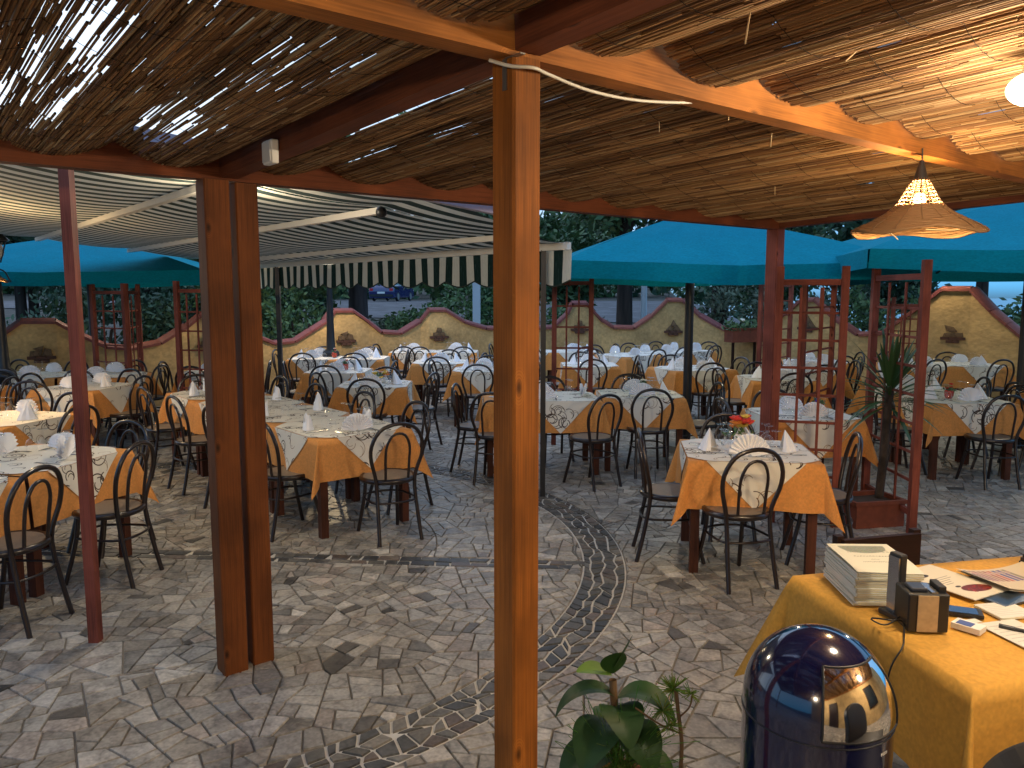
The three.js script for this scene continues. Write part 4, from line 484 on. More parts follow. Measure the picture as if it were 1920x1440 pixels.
function flowers(p, kind, desc) {
  const r = mulberry(Math.floor(p.x * 1000) + 77), S = { red: [M.redFlower, M.redFlower, M.orangeFlower, M.yellowFlower], yellow: [M.yellowFlower, M.yellowFlower, M.orangeFlower], cup: [M.whiteFlower, M.redFlower], blue: [M.blueFlower, M.blueFlower, M.orangeFlower], white: [M.whiteFlower, M.yellowFlower] }[kind], big = kind === 'red' ? 1.7 : kind === 'yellow' ? 1.15 : 0.8;
  const g = thing('flower_vase', { red: 'red and orange bouquet on the ', yellow: 'low yellow flower arrangement on the ', cup: 'red glass cup with a small flower on the ', blue: 'red glass cup with blue flowers on the ', white: 'small white and yellow flower vase on the ' }[kind] + desc, 'flowers', [p.x, p.y, p.z]);
  part('vase', new THREE.LatheGeometry([[0, 0.0], [0.035, 0], [0.05, 0.03], [0.052, 0.07], [0.042, 0.085], [0.038, 0.08], [0.045, 0.05], [0.03, 0.01], [0, 0.008]].map((q) => new THREE.Vector2(q[0] * (kind === 'yellow' ? 1.4 : 0.85), q[1] * (kind === 'yellow' ? 0.5 : 1))), 20), kind === 'cup' || kind === 'blue' ? M.redGlass : M.whitePaint, g);
  const petal = (c, R, m) => { const list = []; for (let k = 0; k < 9; k++) { const a = k / 9 * 6.28 + r(), el = 0.2 + 0.9 * r(); list.push(at(new THREE.SphereGeometry(R * 0.5, 7, 5).scale(1, 0.35, 0.65), c.x + Math.cos(a) * R * 0.45, c.y + R * 0.2 * r(), c.z + Math.sin(a) * R * 0.45, 0, -a, el * 0.6)); } list.push(new THREE.SphereGeometry(R * 0.28, 7, 5).translate(c.x, c.y + R * 0.18, c.z)); part('bloom', join(list), m, g); };
  const n = kind === 'red' ? 15 : kind === 'yellow' ? 12 : 4; for (let k = 0; k < n; k++) { const a = r() * 6.28, q = (kind === 'cup' || kind === 'blue' ? 0.025 : kind === 'yellow' ? 0.12 : 0.085) * Math.sqrt(r()); petal(V(Math.cos(a) * q, (kind === 'yellow' ? 0.05 : 0.10) + 0.06 * r() * big + (kind === 'red' ? 0.02 : 0), Math.sin(a) * q), 0.026 * big * (0.8 + 0.5 * r()), S[Math.floor(r() * S.length)]); }
  part('leaves', leaves(40, Math.floor(p.x * 999) + 5, 0.022, greens, (q) => { const a = q() * 6.28, t = 0.07 * q() * big; return V(Math.cos(a) * t, 0.07 + 0.05 * q(), Math.sin(a) * t); }), M.leaf, g);
}
// ------------------------------------------------------------ tables under orange cloths with patterned overlays
const clothMap = (ax, az, e, seed) => { // rest position of cloth point (u, v), measured from the table centre; e = overhang
  const ph = [hash2(seed, 1) * 6, hash2(seed, 2) * 6, hash2(seed, 3) * 6, hash2(seed, 4) * 6], T0 = 0.07, TM = 0.33 + 0.14 * hash2(seed, 5);
  return (u, v, off = 0) => {
    const du = Math.max(0, Math.abs(u) - ax), dv = Math.max(0, Math.abs(v) - az), su = Math.sign(u) || 1, sv = Math.sign(v) || 1;
    if (!du && !dv) return [u, off, v];
    const rip = (s, d, k, L) => (d / e) * (0.013 * Math.sin(s * 17 + ph[k]) + 0.018 * Math.sin(s * 7.3 + ph[k] * 2)) * clamp((L - Math.abs(s)) / 0.12 + 0.15);
    if (!dv) return [su * (ax + off + 0.004 + Math.sin(T0) * du + rip(v, du, su > 0 ? 0 : 1, az)), -Math.cos(T0) * du, v];
    if (!du) return [u, -Math.cos(T0) * dv, sv * (az + off + 0.004 + Math.sin(T0) * dv + rip(u, dv, sv > 0 ? 2 : 3, ax))];
    const r = Math.hypot(du, dv), phi = Math.atan2(dv, du), t = Math.abs(phi - Math.PI / 4) / (Math.PI / 4), tilt = T0 + (TM - T0) * Math.pow(1 - t, 1.25) - 0.10 * Math.sin(Math.PI * t) * t;
    return [su * (ax + off + 0.004 + Math.sin(tilt) * Math.cos(phi) * r), -Math.cos(tilt) * r, sv * (az + off + 0.004 + Math.sin(tilt) * Math.sin(phi) * r)];
  };
};
function clothGeo(ax, az, ov, seed) { // ov: overhang [left, right, far, near], 0 where the next table joins
  const e = Math.max(...ov), f = clothMap(ax, az, e, seed), ax1 = (a, lo, hi) => { const s = [], n = 7; if (lo) for (let i = 0; i < n; i++) s.push(-a - lo * (1 - i / n)); for (let i = 0; i <= 12; i++) s.push(mix(-a, a, i / 12)); if (hi) for (let i = 1; i <= n; i++) s.push(a + hi * i / n); return s; };
  const U = ax1(ax, ov[0], ov[1]), W = ax1(az, ov[2], ov[3]); const g = grid(U.length - 1, W.length - 1, (a, b) => { const u = U[Math.round(a * (U.length - 1))], v = W[Math.round(b * (W.length - 1))], p = f(u, v); return [...p, u + seed, v]; }), I = [], nu = U.length - 1; for (let j = 0; j + 1 < W.length; j++) for (let i = 0; i < nu; i++) { const a = j * (nu + 1) + i, b = a + 1, c = a + nu + 1, d = c + 1; if ((U[i] + U[i + 1]) * (W[j] + W[j + 1]) > 0) I.push(a, c, d, a, d, b); else I.push(a, c, b, b, c, d); } g.setIndex(I); g.computeVertexNormals(); return g;
}
function overlayGeo(ax, az, ov, D, seed, cx = 0) {
  const e = Math.max(...ov), f = clothMap(ax, az, e, seed), list = [], O = 0.005;
  list.push(grid(24, 10, (a, b) => { const u = clamp(mix(-D, D, a) + cx, -ax, ax), m = Math.max(0.0005, Math.min(az, D - Math.abs(u - cx))), v = mix(-m, m, b), p = f(u, v, 0); return [p[0], O, p[2], u * 0.7 + v * 0.7 + seed * 0.37, v * 0.7 - u * 0.7]; }));
  const sideZ = (s) => { const H = D - az; if (H > 0.02) list.push(grid(12, 8, (a, b) => { const d = H * b, w = H - d + 0.0005, u = clamp(mix(-w, w, a) + cx, -ax, ax), p = f(u, s * (az + Math.max(d, 1e-4)), O); return [p[0], p[1] + O * (1 - b), p[2], u * 0.7 + s * (az + d) * 0.7 + seed * 0.37, s * (az + d) * 0.7 - u * 0.7]; }, s < 0)); };
  const sideX = (s) => { const H = D - ax; if (H > 0.02) list.push(grid(12, 8, (a, b) => { const d = H * b, w = H - d + 0.0005, v = clamp(mix(-w, w, a), -az, az), p = f(s * (ax + Math.max(d, 1e-4)), v, O); return [p[0], p[1] + O * (1 - b), p[2], s * (ax + d) * 0.7 + v * 0.7 + seed * 0.37, v * 0.7 - s * (ax + d) * 0.7]; }, s > 0)); };
  if (ov[3]) sideZ(1); if (ov[2]) sideZ(-1); if (ov[1]) sideX(1); if (ov[0]) sideX(-1); return join(list);
}
let seedT = 1; const TH = 0.755;
function table(x, z, turnDeg, w, d, desc, o = {}) {
  const seed = seedT++, th = turnDeg * Math.PI / 180, c = Math.cos(th), s = Math.sin(th), P = (lx, lz, y = 0) => V(x + c * lx + s * lz, y, z - s * lx + c * lz), ax = w / 2, az = d / 2, r = mulberry(1000 + seed);
  const t = thing('dining_table', `orange clothed wooden table, the ${desc}`, 'table', [x, 0.0085, z], th, o.row);
  part('table_top', boxUV(w - 0.02, 0.035, d - 0.02).translate(0, TH - 0.028, 0), M.tableLeg, t); part('apron', join([boxUV(w - 0.12, 0.07, 0.02).translate(0, TH - 0.085, az - 0.05), boxUV(w - 0.12, 0.07, 0.02).translate(0, TH - 0.085, -az + 0.05)]), M.tableLeg, t);
  for (const a of [-1, 1]) for (const b of [-1, 1]) part('leg', boxUV(0.058, TH - 0.048, 0.058, a + b).translate(a * (ax - 0.05), (TH - 0.048) / 2, b * (az - 0.052)), M.tableLeg, t);
  const ov = (o.ov ?? [0.28, 0.28, 0.28, 0.28]).map((q) => q && q + 0.025);
  single('tablecloth', clothGeo(ax, az, ov, seed), M.orange, `orange tablecloth on the ${desc}`, 'tablecloth', [x, TH + 0.002, z], th, o.row && o.row + ' cloths');
  if (!o.noOverlay) single('overlay_cloth', overlayGeo(ax, az, ov, o.D ?? 0.69, seed, o.cx ?? 0), M.swirl, `cream swirl-patterned overlay cloth on the ${desc}`, 'tablecloth', [x, TH + 0.003, z], th, o.row && o.row + ' overlays');
  const top = TH + 0.0095, sides = o.set ?? 'fblr';
  const spot = { f: [0, az - 0.15, 0], b: [0, -az + 0.15, Math.PI], l: [-ax + 0.15, 0, -Math.PI / 2], r: [ax - 0.15, 0, Math.PI / 2] };
  for (const k of sides) {
    const [lx, lz, rot] = spot[k], kind = (o.nap ?? { f: 'fan', b: 'fan', l: 'cone', r: 'cone' })[k], q = P(lx + (r() - 0.5) * 0.04, lz + (r() - 0.5) * 0.03), where = `the ${desc}`;
    const nm = kind === 'fan' ? ['fan_napkin', fanGeo, 'white fan-folded napkin on '] : kind === 'cone' ? ['cone_napkin', coneGeo, 'white pointed napkin standing on '] : ['crown_napkin', hatGeo, 'white crown-folded napkin on '];
    const m = single(nm[0], nm[1], M.napkin, nm[2] + where, 'napkin', [q.x, top, q.z], th + rot + (r() - 0.5) * 1.2, `napkins on the ${desc}`); if (kind === 'fan' && (k === 'f' || k === 'b')) m.rotation.y = th + (r() - 0.5) * 0.35; const sc = 1.05 + 0.2 * r(); m.scale.set(sc, sc * (0.95 + 0.12 * r()), sc);
    const side = { f: [1, 0], b: [-1, 0], l: [0, 1], r: [0, -1] }[k], inw = { f: [0, -1], b: [0, 1], l: [1, 0], r: [-1, 0] }[k];
    const nG = o.glasses ?? 2; for (let i = 0; i < nG; i++) { const gx = lx + side[0] * (0.09 + 0.075 * i) + inw[0] * (0.10 + 0.015 * i) + (r() - .5) * .02, gz = lz + side[1] * (0.09 + 0.075 * i) + inw[1] * (0.10 + 0.015 * i) + (r() - .5) * .02; if (Math.hypot(gx, gz) < 0.1) continue; const g = P(gx, gz); single('wine_glass', glassGeo, M.glass, `upturned stemmed glass on the ${desc}`, 'glass', [g.x, top, g.z], 0, `glasses on the ${desc}`); }
    if (o.cut) for (const [sgn, geo, name, lab] of [[1, knifeGeo, 'knife', 'steel table knife lying on the '], [-1, forkGeo, 'fork', 'steel fork lying on the ']]) { const kx = lx + side[0] * sgn * 0.135, kz = lz + side[1] * sgn * 0.135, g = P(kx, kz); single(name, geo, M.steel, lab + desc, name, [g.x, top, g.z], th + rot + (r() - 0.5) * 0.15, `cutlery on the ${desc}`); }
  }
  for (const ch of o.chairs ?? []) { const k = ch[0], off = (ch[1] ?? 0.05 + 0.1 * r()) + 0.08 * (r() - 0.35), sh = ch[2] ?? (r() - 0.5) * 0.08, tw = ch[3] ?? (r() - 0.5) * 0.55; const loc = { f: [sh, az + off, 0], b: [sh, -az - off, Math.PI], l: [-ax - off, sh, -Math.PI / 2], r: [ax + off, sh, Math.PI / 2] }[k]; const q = P(loc[0], loc[1]); chair(q.x, q.z, th + loc[2] + tw, `bentwood chair ${({ f: 'on the pergola side', b: 'on the wall side', l: x > -1 ? 'on the awning side' : 'on the ochre side', r: x > -1 ? 'on the sea side' : 'on the centre side' })[k]} of the ${desc}`, `chairs at the ${desc}`); }
  if (o.flower) { const q = P(o.fx ?? 0, o.fz ?? 0); flowers(V(q.x, top, q.z), o.flower, desc); }
}
table(1.595, -5.285, -7.7, 0.83, 0.77, 'red bouquet table by the corner post', { cut: 1, flower: 'red', fx: -0.02, fz: -0.14, chairs: [['f', 0.02, -0.12, 0.38], ['l', 0.04, 0.02, 0.05], ['r', 0.06, -0.02, -0.1], ['b', 0.1]], nap: { f: 'fan', b: 'cone', l: 'cone', r: 'cone' } });
{ // long table of four under the awning
  const L = [-0.64, -0.768], m = [-1.10, -5.90], names = ['end table of the long row', 'second table of the long row', 'third table of the long row', 'last table of the long row'];
  for (let k = 0; k < 4; k++) { const q = 0.45 + 0.9 * k; table(m[0] + L[0] * q, m[1] + L[1] * q, 39.8, 0.8, 0.896, names[k], { row: 'long table under the awning', cut: 1, ov: [0.28, 0.28, k === 3 ? 0.28 : 0, k === 0 ? 0.28 : 0], D: 0.70, set: k === 0 ? 'flr' : k === 3 ? 'blr' : 'lr', nap: { f: 'fan', l: 'crown', r: 'crown', b: 'crown' }, chairs: [['l', 0.06 + 0.03 * k, 0.05, 0.1], ['r', 0.1, 0.0, 0.05], ...(k === 0 ? [['f', 0.2, 0.06, -0.15]] : []), ...(k === 3 ? [['b', 0.1]] : [])] }); }
}
table(-3.117, -5.04, -14.5, 0.8, 0.85, 'table beside the thin awning post', { cut: 1, ov: [0.28, 0.28, 0.28, 0], set: 'rlb', nap: { r: 'fan', l: 'fan', b: 'fan' }, chairs: [['r', 0.14, 0.0, 0.15], ['b', 0.12, 0.1], ['l', 0.1]], row: 'table pair beside the thin awning post' });
table(-3.33, -4.215, -14.5, 0.8, 0.8, 'near half of the thin post table', { cut: 1, ov: [0.28, 0.28, 0, 0.28], set: 'rl', nap: { r: 'fan', l: 'fan' }, chairs: [['r', 0.1, -0.12, 0.12], ['l', 0.1]], row: 'table pair beside the thin awning post' });
table(-4.33, -6.66, -14, 0.8, 0.8, 'table behind the thin post table', { chairs: [['b', 0.1], ['r', 0.12]], set: 'rbf' });
table(-4.87, -8.97, -10.8, 0.78, 0.78, 'table left of the long row', { chairs: [['f', 0.08, -0.2, 0.35], ['r', 0.1], ['l', 0.12], ['b', 0.1]], flower: 'cup', fx: -0.1 });
table(-6.25, -8.75, -8, 0.78, 0.78, 'table by the ochre-wall lamp post', { chairs: [['f', 0.1, 0.1], ['r', 0.1], ['b', 0.1]], set: 'fbr' });
for (const [k, x] of [-5.3, -6.12, -6.94].entries()) table(x, -10.25, -2, 0.8, 0.8, ['trellis end of the ochre wall row', 'middle table of the ochre wall row', 'lamp end of the ochre wall row'][k], { ov: [k === 2 ? 0.28 : 0, k === 0 ? 0.28 : 0, 0.28, 0.28], set: 'fb', chairs: [['f', 0.08], ['b', 0.1], ...(k === 0 ? [['r', 0.1]] : [])], row: 'row of tables by the left ochre wall' });
table(-4.05, -10.75, 6, 0.78, 0.78, 'small table behind the long row trellis', { chairs: [['f', 0.1, -0.1], ['l', 0.08], ['r', 0.1]], set: 'frb' });
table(-1.605, -9.2, 2, 0.79, 0.79, 'yellow flower table', { flower: 'yellow', fx: 0.05, fz: -0.12, chairs: [['f', 0.05, -0.02, 0.02], ['r', 0.08, -0.05, -0.35], ['l', 0.1], ['b', 0.1], ], cut: 1, nap: { f: 'fan', b: 'fan', l: 'cone', r: 'cone' } });
table(-2.38, -10.8, 0, 0.8, 0.8, 'red cup table behind the yellow flowers', { flower: 'cup', fz: -0.05, fx: 0.08, chairs: [['f', 0.06, -0.05, 0.1], ['l', 0.1, 0, 0.2], ['r', 0.12], ['b', 0.1]] });
table(-3.22, -12.95, 0, 0.77, 0.78, 'lamp post half of the bluish pair', { ov: [0.28, 0, 0.28, 0.28], chairs: [['f', 0.1, -0.1, 0.3], ['l', 0.08], ['b', 0.1]], set: 'flb', flower: 'cup', fx: 0.3, row: 'bluish table pair by the lamp post' }); table(-2.45, -12.95, 0, 0.77, 0.78, 'other half of the bluish pair', { ov: [0, 0.28, 0.28, 0.28], chairs: [['f', 0.1], ['r', 0.1], ['b', 0.1]], set: 'frb', row: 'bluish table pair by the lamp post' });
table(-1.8, -14.35, 0, 0.78, 0.75, 'awning half of the wall peak pair', { ov: [0.28, 0, 0.28, 0.28], chairs: [['f', 0.1, -0.15, 0.3], ['f', 0.12, 0.25, -0.2], ['l', 0.1]], set: 'flb', row: 'table pair below the middle wall peak' }); table(-1.02, -14.35, 0, 0.78, 0.75, 'other half of the wall peak pair', { ov: [0, 0.28, 0.28, 0.28], chairs: [['f', 0.1, 0.15], ['r', 0.1]], set: 'frb', row: 'table pair below the middle wall peak' });
table(-1.11, -12.2, 0, 0.8, 0.8, 'white flower table', { flower: 'white', chairs: [['f', 0.06, 0, 0.05], ['r', 0.08, -0.1, -0.3], ['l', 0.1], ['b', 0.1]] });
table(-0.41, -11.0, 0, 0.8, 0.8, 'table behind the centre post', { chairs: [['f', 0.08, -0.05, 0.05], ['l', 0.12], ['b', 0.1]], cut: 1 });
table(0.29, -8.08, 3.7, 1.16, 0.78, 'wide table near the centre post', { D: 0.70, cx: 0.16, cut: 1, set: 'fbr', nap: { f: 'fan', b: 'fan', r: 'fan' }, flower: 'red', fx: -0.1, fz: -0.2, chairs: [['f', 0.32, 0.42, 0.55], ['f', 0.12, -0.48, -0.25], ['b', 0.1, 0.2], ['l', 0.1]] });
table(1.345, -8.3, 0, 0.83, 0.78, 'red cup table beside the wide table', { flower: 'cup', fx: 0.05, fz: -0.02, cut: 1, set: 'fbr', chairs: [['f', 0.1, 0.02, 0.05], ['b', 0.1], ['r', 0.14, 0.15, 0.1]] });
table(1.15, -11.75, 0, 0.8, 0.8, 'table behind the narrow trellis', { chairs: [['f', 0.06, -0.02, 0.05], ['r', 0.1], ['b', 0.1], ['l', 0.1]] });
table(0.35, -14.4, 0, 0.79, 0.76, 'awning half of the trellis peak pair', { ov: [0.28, 0, 0.28, 0.28], chairs: [['f', 0.1], ['l', 0.1]], set: 'fbl', row: 'table pair below the trellis wall peak' }); table(1.14, -14.4, 0, 0.79, 0.76, 'other half of the trellis peak pair', { ov: [0, 0.28, 0.28, 0.28], chairs: [['f', 0.1, 0.2], ['r', 0.12]], set: 'fbr', row: 'table pair below the trellis wall peak' });
for (let k = 0; k < 3; k++) table(1.95 + 0.62 * k, -13.55 - 0.503 * k, 39, 0.796, 0.78, ['near table of the slanting row', 'middle table of the slanting row', 'far table of the slanting row'][k], { ov: [k === 0 ? 0.28 : 0, k === 2 ? 0.28 : 0, 0.28, 0.28], set: 'fb', glasses: 3, chairs: [['f', 0.08], ['b', 0.1], ...(k === 0 ? [['l', 0.1]] : []), ...(k === 2 ? [['r', 0.1]] : [])], row: 'slanting row by the dark column' });
table(2.55, -11.16, 18, 0.95, 0.8, 'wide table before the slanting row', { chairs: [['f', 0.06, -0.05, -0.2], ['r', 0.1], ['l', 0.16, 0.1, -0.3], ['b', 0.1]] });
table(3.32, -9.86, 0, 0.8, 0.8, 'table just behind the corner post', { chairs: [['f', 0.08, 0.0], ['l', 0.12], ['b', 0.1]] });
table(2.56, -6.92, 3, 0.78, 0.76, 'blue flower table behind the trellis', { flower: 'blue', fx: 0.16, cut: 1, chairs: [['b', 0.1], ['l', 0.1, -0.1]], set: 'fbl' });
table(4.47, -7.92, 0, 0.82, 0.8, 'pergola half of the yucca pair', { flower: 'cup', fx: -0.05, cut: 1, ov: [0.28, 0.28, 0, 0.28], set: 'flr', chairs: [['f', 0.1, 0.06, 0.05], ['r', 0.1, 0, 0.3], ['l', 0.12]], row: 'table pair right of the yucca' }); table(4.47, -8.72, 0, 0.82, 0.79, 'wall half of the yucca pair', { ov: [0.28, 0.28, 0.28, 0], set: 'blr', chairs: [['r', 0.1], ['b', 0.1]], row: 'table pair right of the yucca' });
table(6.0, -11.75, 0, 0.8, 0.8, 'trellis half of the tall peak pair', { ov: [0.28, 0, 0.28, 0.28], chairs: [['f', 0.1, -0.1, 0.3], ['b', 0.1]], set: 'fbl', row: 'table pair by the tall wall peak' }); table(6.8, -11.75, 0, 0.8, 0.8, 'other half of the tall peak pair', { ov: [0, 0.28, 0.28, 0.28], chairs: [['f', 0.1], ['b', 0.08]], set: 'fbr', row: 'table pair by the tall wall peak' });
table(4.75, -12.3, 8, 0.8, 0.8, 'table before the far trellis', { chairs: [['f', 0.1], ['r', 0.1], ['l', 0.1]] }); table(4.05, -10.9, 0, 0.8, 0.8, 'table behind the trellis gap', { chairs: [['f', 0.1], ['r', 0.1]] });
table(6.0, -8.2, 0, 0.8, 0.8, 'table beside the yucca pair', { chairs: [['l', 0.12], ['b', 0.1]], set: 'fbl' });

// ------------------------------------------------------------ foreground: order table and what lies on it
{
  const th = 12.4 * Math.PI / 180, c = Math.cos(th), s = Math.sin(th), x = 1.80, z = -2.615, P = (lx, lz, y) => V(x + c * lx + s * lz, y, z - s * lx + c * lz), w = 1.3, d = 0.88;
  const t = thing('order_table', 'waiters table under a yellow cloth beside the blue bin', 'table', [x, 0.0085, z], th); part('table_top', boxUV(w - 0.02, 0.035, d - 0.02).translate(0, 0.73, 0), M.tableLeg, t); for (const a of [-1, 1]) for (const b of [-1, 1]) part('leg', boxUV(0.06, 0.71, 0.06).translate(a * (w / 2 - 0.06), 0.355, b * (d / 2 - 0.06)), M.tableLeg, t);
  single('yellow_tablecloth', clothGeo(w / 2, d / 2, [0.36, 0.36, 0.36, 0.36], 77), M.yellow, 'plain yellow tablecloth on the waiters table', 'tablecloth', [x, 0.757, z], th);
  const Y = 0.7625, r = mulberry(66);
  // menus
  const cover = canvasTex(512, 704, (k, W, H) => { k.fillStyle = 'rgb(228,224,204)'; k.fillRect(0, 0, W, H); const q = mulberry(4); k.fillStyle = 'rgb(150,155,140)'; k.beginPath(); k.moveTo(70, 60); k.lineTo(450, 60); k.quadraticCurveTo(460, 250, 250, 260); k.quadraticCurveTo(70, 250, 70, 60); k.fill(); for (let i = 0; i < 900; i++) { k.fillStyle = `rgba(${60 + q() * 120},${70 + q() * 110},${60 + q() * 90},0.5)`; k.fillRect(90 + q() * 340, 70 + q() * 170, 3 + q() * 14, 2 + q() * 5); } k.strokeStyle = 'rgb(60,60,50)'; k.lineWidth = 7; for (const [yy, a, b, n] of [[340, 110, 410, 12], [420, 220, 290, 3], [480, 130, 380, 14]]) { for (let i = 0; i < n; i++) { const xx = a + (b - a) * i / n; k.beginPath(); k.moveTo(xx, yy + q() * 8); k.quadraticCurveTo(xx + 8, yy - 26 + q() * 16, xx + 16, yy + q() * 6); k.stroke(); } k.lineWidth = 4; } });
  const page = std(0.60, 0.55, 0.36, 0.7), cvr = std(0.62, 0.62, 0.56, 0.6), coverM = std(0.75, 0.75, 0.75, 0.5, { map: cover });
  const mc = V(1.29, 0, -2.735), N = 15, mh = 0.0078; const sheetGeo = grid(10, 12, (a, b) => [mix(-0.112, 0.112, a), -0.012 * Math.pow(b, 6) * (0.4 + 0.6 * a), mix(-0.145, 0.145, b), a, 1 - b]);
  for (let k = 0; k < N; k++) { const last = k === N - 1, g = thing('menu_booklet', last ? 'topmost cream menu booklet with a grey landscape picture on the stack' : 'cream menu booklet inside the tall stack on the waiters table', 'menu', [mc.x + (r() - 0.5) * 0.008, Y + 0.0015 + k * mh, mc.z + (r() - 0.5) * 0.008], -0.03 + (r() - 0.5) * 0.05, last ? undefined : 'menus in the stack');
    part('pages', boxUV(0.218, mh * 0.62, 0.286).translate(0.002, mh * 0.45, 0), page, g); part('cover', join([boxUV(0.224, mh * 0.1, 0.29).translate(0, mh * 0.06, 0), boxUV(0.224, mh * 0.1, 0.29).translate(0, mh * 0.84, 0), boxUV(0.0016, mh * 0.8, 0.29).translate(-0.1125, mh * 0.45, 0)]), cvr, g); if (last) { const cs = part('printed_cover', sheetGeo, coverM, g); cs.position.y = mh + 0.0095; } }
  // black speaker box with wooden front, handset behind it
  const bp = V(1.31, Y, -2.385), g = thing('black_speaker_box', 'small black box with a tan front panel on the waiters table', 'speaker', bp.toArray(), -0.08); part('case', new RoundedBoxGeometry(0.125, 0.125, 0.11, 3, 0.006).translate(0, 0.064, -0.05), M.black, g); part('front_panel', boxUV(0.062, 0.117, 0.004).translate(-0.004, 0.064, 0.0068), std(0.56, 0.39, 0.21, 0.5, { map: T.fabric }), g); part('top_pad', new RoundedBoxGeometry(0.05, 0.012, 0.06, 2, 0.004).translate(-0.022, 0.1325, -0.045), std(0.03, 0.035, 0.05, 0.3), g); part('silver_strip', boxUV(0.02, 0.006, 0.085).translate(0.018, 0.1285, -0.045), M.steel, g); part('button_block', new RoundedBoxGeometry(0.024, 0.02, 0.07, 2, 0.003).translate(0.047, 0.136, -0.05), M.black, g);
  const h = thing('cordless_handset', 'black handset with a silver side standing behind the tan fronted box', 'handset', [1.272, Y + 0.001, -2.515], 0.35); const hs = part('body', new RoundedBoxGeometry(0.03, 0.215, 0.05, 3, 0.006).translate(0, 0.1075, 0), M.black, h); part('silver_side', boxUV(0.003, 0.19, 0.044).translate(-0.0165, 0.11, 0), M.steel, h); part('base', new RoundedBoxGeometry(0.07, 0.02, 0.08, 2, 0.005).translate(0, 0.01, 0), M.black, h);
  single('power_lead', tube([V(1.262, Y + 0.03, -2.45), V(1.2, Y + 0.006, -2.43), V(1.16, Y + 0.02, -2.45), V(1.2, Y + 0.035, -2.4), V(1.25, Y + 0.02, -2.42), V(1.21, Y + 0.006, -2.33), V(1.175, Y + 0.003, -2.27), V(1.138, Y - 0.06, -2.26), V(1.125, Y - 0.2, -2.27)], 0.0028, 60, 5), M.black, 'thin black power lead curling beside the tan fronted box', 'lead');
  // papers, magazine, phone
  const flat = (name, label, cat, px, w2, d2, turn, mats, hh, grp) => { const q = thing(name, label, cat, [px[0], Y + px[2], px[1]], turn, grp); part('body', boxUV(w2, hh, d2).translate(0, hh / 2, 0), mats[0], q); if (mats[1]) { const f = part('printed_face', grid(1, 1, (a, b) => [mix(-w2 / 2, w2 / 2, a), hh + 0.0012, mix(-d2 / 2, d2 / 2, b), a, 1 - b]), mats[1], q); } return q; };
  const flyer = canvasTex(256, 384, (k, W, H) => { k.fillStyle = 'rgb(238,228,205)'; k.fillRect(0, 0, W, H); const q = mulberry(9); k.fillStyle = 'rgb(110,30,20)'; k.beginPath(); k.ellipse(150, 300, 80, 40, 0.2, 0, 7); k.fill(); for (let i = 0; i < 60; i++) { k.fillStyle = `rgb(${90 + q() * 100},${20 + q() * 40},${20 + q() * 30})`; k.fillRect(90 + q() * 110, 270 + q() * 60, 10, 6); } k.fillStyle = 'rgb(50,40,35)'; k.beginPath(); k.ellipse(70, 90, 34, 16, 0, 0, 7); k.fill(); k.beginPath(); k.ellipse(90, 250, 16, 9, 0, 0, 7); k.fill(); k.strokeStyle = 'rgb(90,85,80)'; k.lineWidth = 3; for (let i = 0; i < 5; i++) { k.beginPath(); k.moveTo(60, 140 + i * 18); k.lineTo(110 + q() * 80, 140 + i * 18); k.stroke(); } });
  const mag = canvasTex(512, 256, (k, W, H) => { k.fillStyle = 'rgb(224,205,170)'; k.fillRect(0, 0, W, H); const q = mulberry(19); for (let i = 0; i < 9; i++) { k.fillStyle = `rgb(${90 + q() * 110},${70 + q() * 70},${70 + q() * 80})`; k.fillRect(10 + i * 28, 20, 20, 130); k.fillStyle = `rgb(${190 + q() * 40},${150 + q() * 40},${130 + q() * 40})`; k.fillRect(14 + i * 28, 40, 10, 24); } k.fillStyle = 'rgb(150,110,60)'; k.font = 'bold 40px serif'; k.fillText('Listino', 300, 110); k.fillRect(290, 180, 190, 12); });
  flat('dark_booklet', 'dark blue folded booklets under the printed flyer', 'booklet', [1.70, -2.72, 0.0], 0.17, 0.24, 0.45, [std(0.02, 0.03, 0.04, 0.3)], 0.008); flat('printed_flyer', 'white flyer with a dark red picture by the menu stack', 'flyer', [1.615, -2.80, 0.0095], 0.2, 0.3, 0.5, [M.paper, std(0.7, 0.7, 0.7, 0.5, { map: flyer })], 0.002);
  { const q = thing('open_magazine', 'curled open magazine with rows of small portraits on the waiters table', 'magazine', [1.93, Y, -2.86], 0.35); part('pages', grid(24, 4, (a, b) => { const u = (a - 0.5) * 0.46; return [u, 0.004 + 0.05 * Math.pow(Math.abs(a - 0.5) * 2, 2.2) * (a < 0.5 ? 0.55 : 1), mix(-0.11, 0.11, b), a, 1 - b]; }), std(0.7, 0.7, 0.7, 0.5, { map: mag }), q); part('under_pages', grid(24, 4, (a, b) => { const u = (a - 0.5) * 0.45; return [u, 0.001 + 0.042 * Math.pow(Math.abs(a - 0.5) * 2, 2.4) * (a < 0.5 ? 0.5 : 0.9), mix(-0.11, 0.11, b), a, b]; }), M.paper, q); }
  { const q = flat('mobile_phone', 'black mobile phone lying on the yellow cloth', 'phone', [1.505, -2.535, 0], 0.065, 0.12, 1.2, [M.black], 0.012); part('screen', boxUV(0.056, 0.001, 0.09).translate(0, 0.013, 0), std(0.01, 0.02, 0.06, 0.06), q); }
  { const q = flat('small_carton', 'small white and blue carton beside the tan fronted box', 'carton', [1.455, -2.41, 0], 0.055, 0.085, 0.7, [M.whitePaint], 0.018); part('blue_label', boxUV(0.036, 0.001, 0.045).translate(-0.004, 0.0187, -0.008), std(0.05, 0.08, 0.25, 0.4), q); }
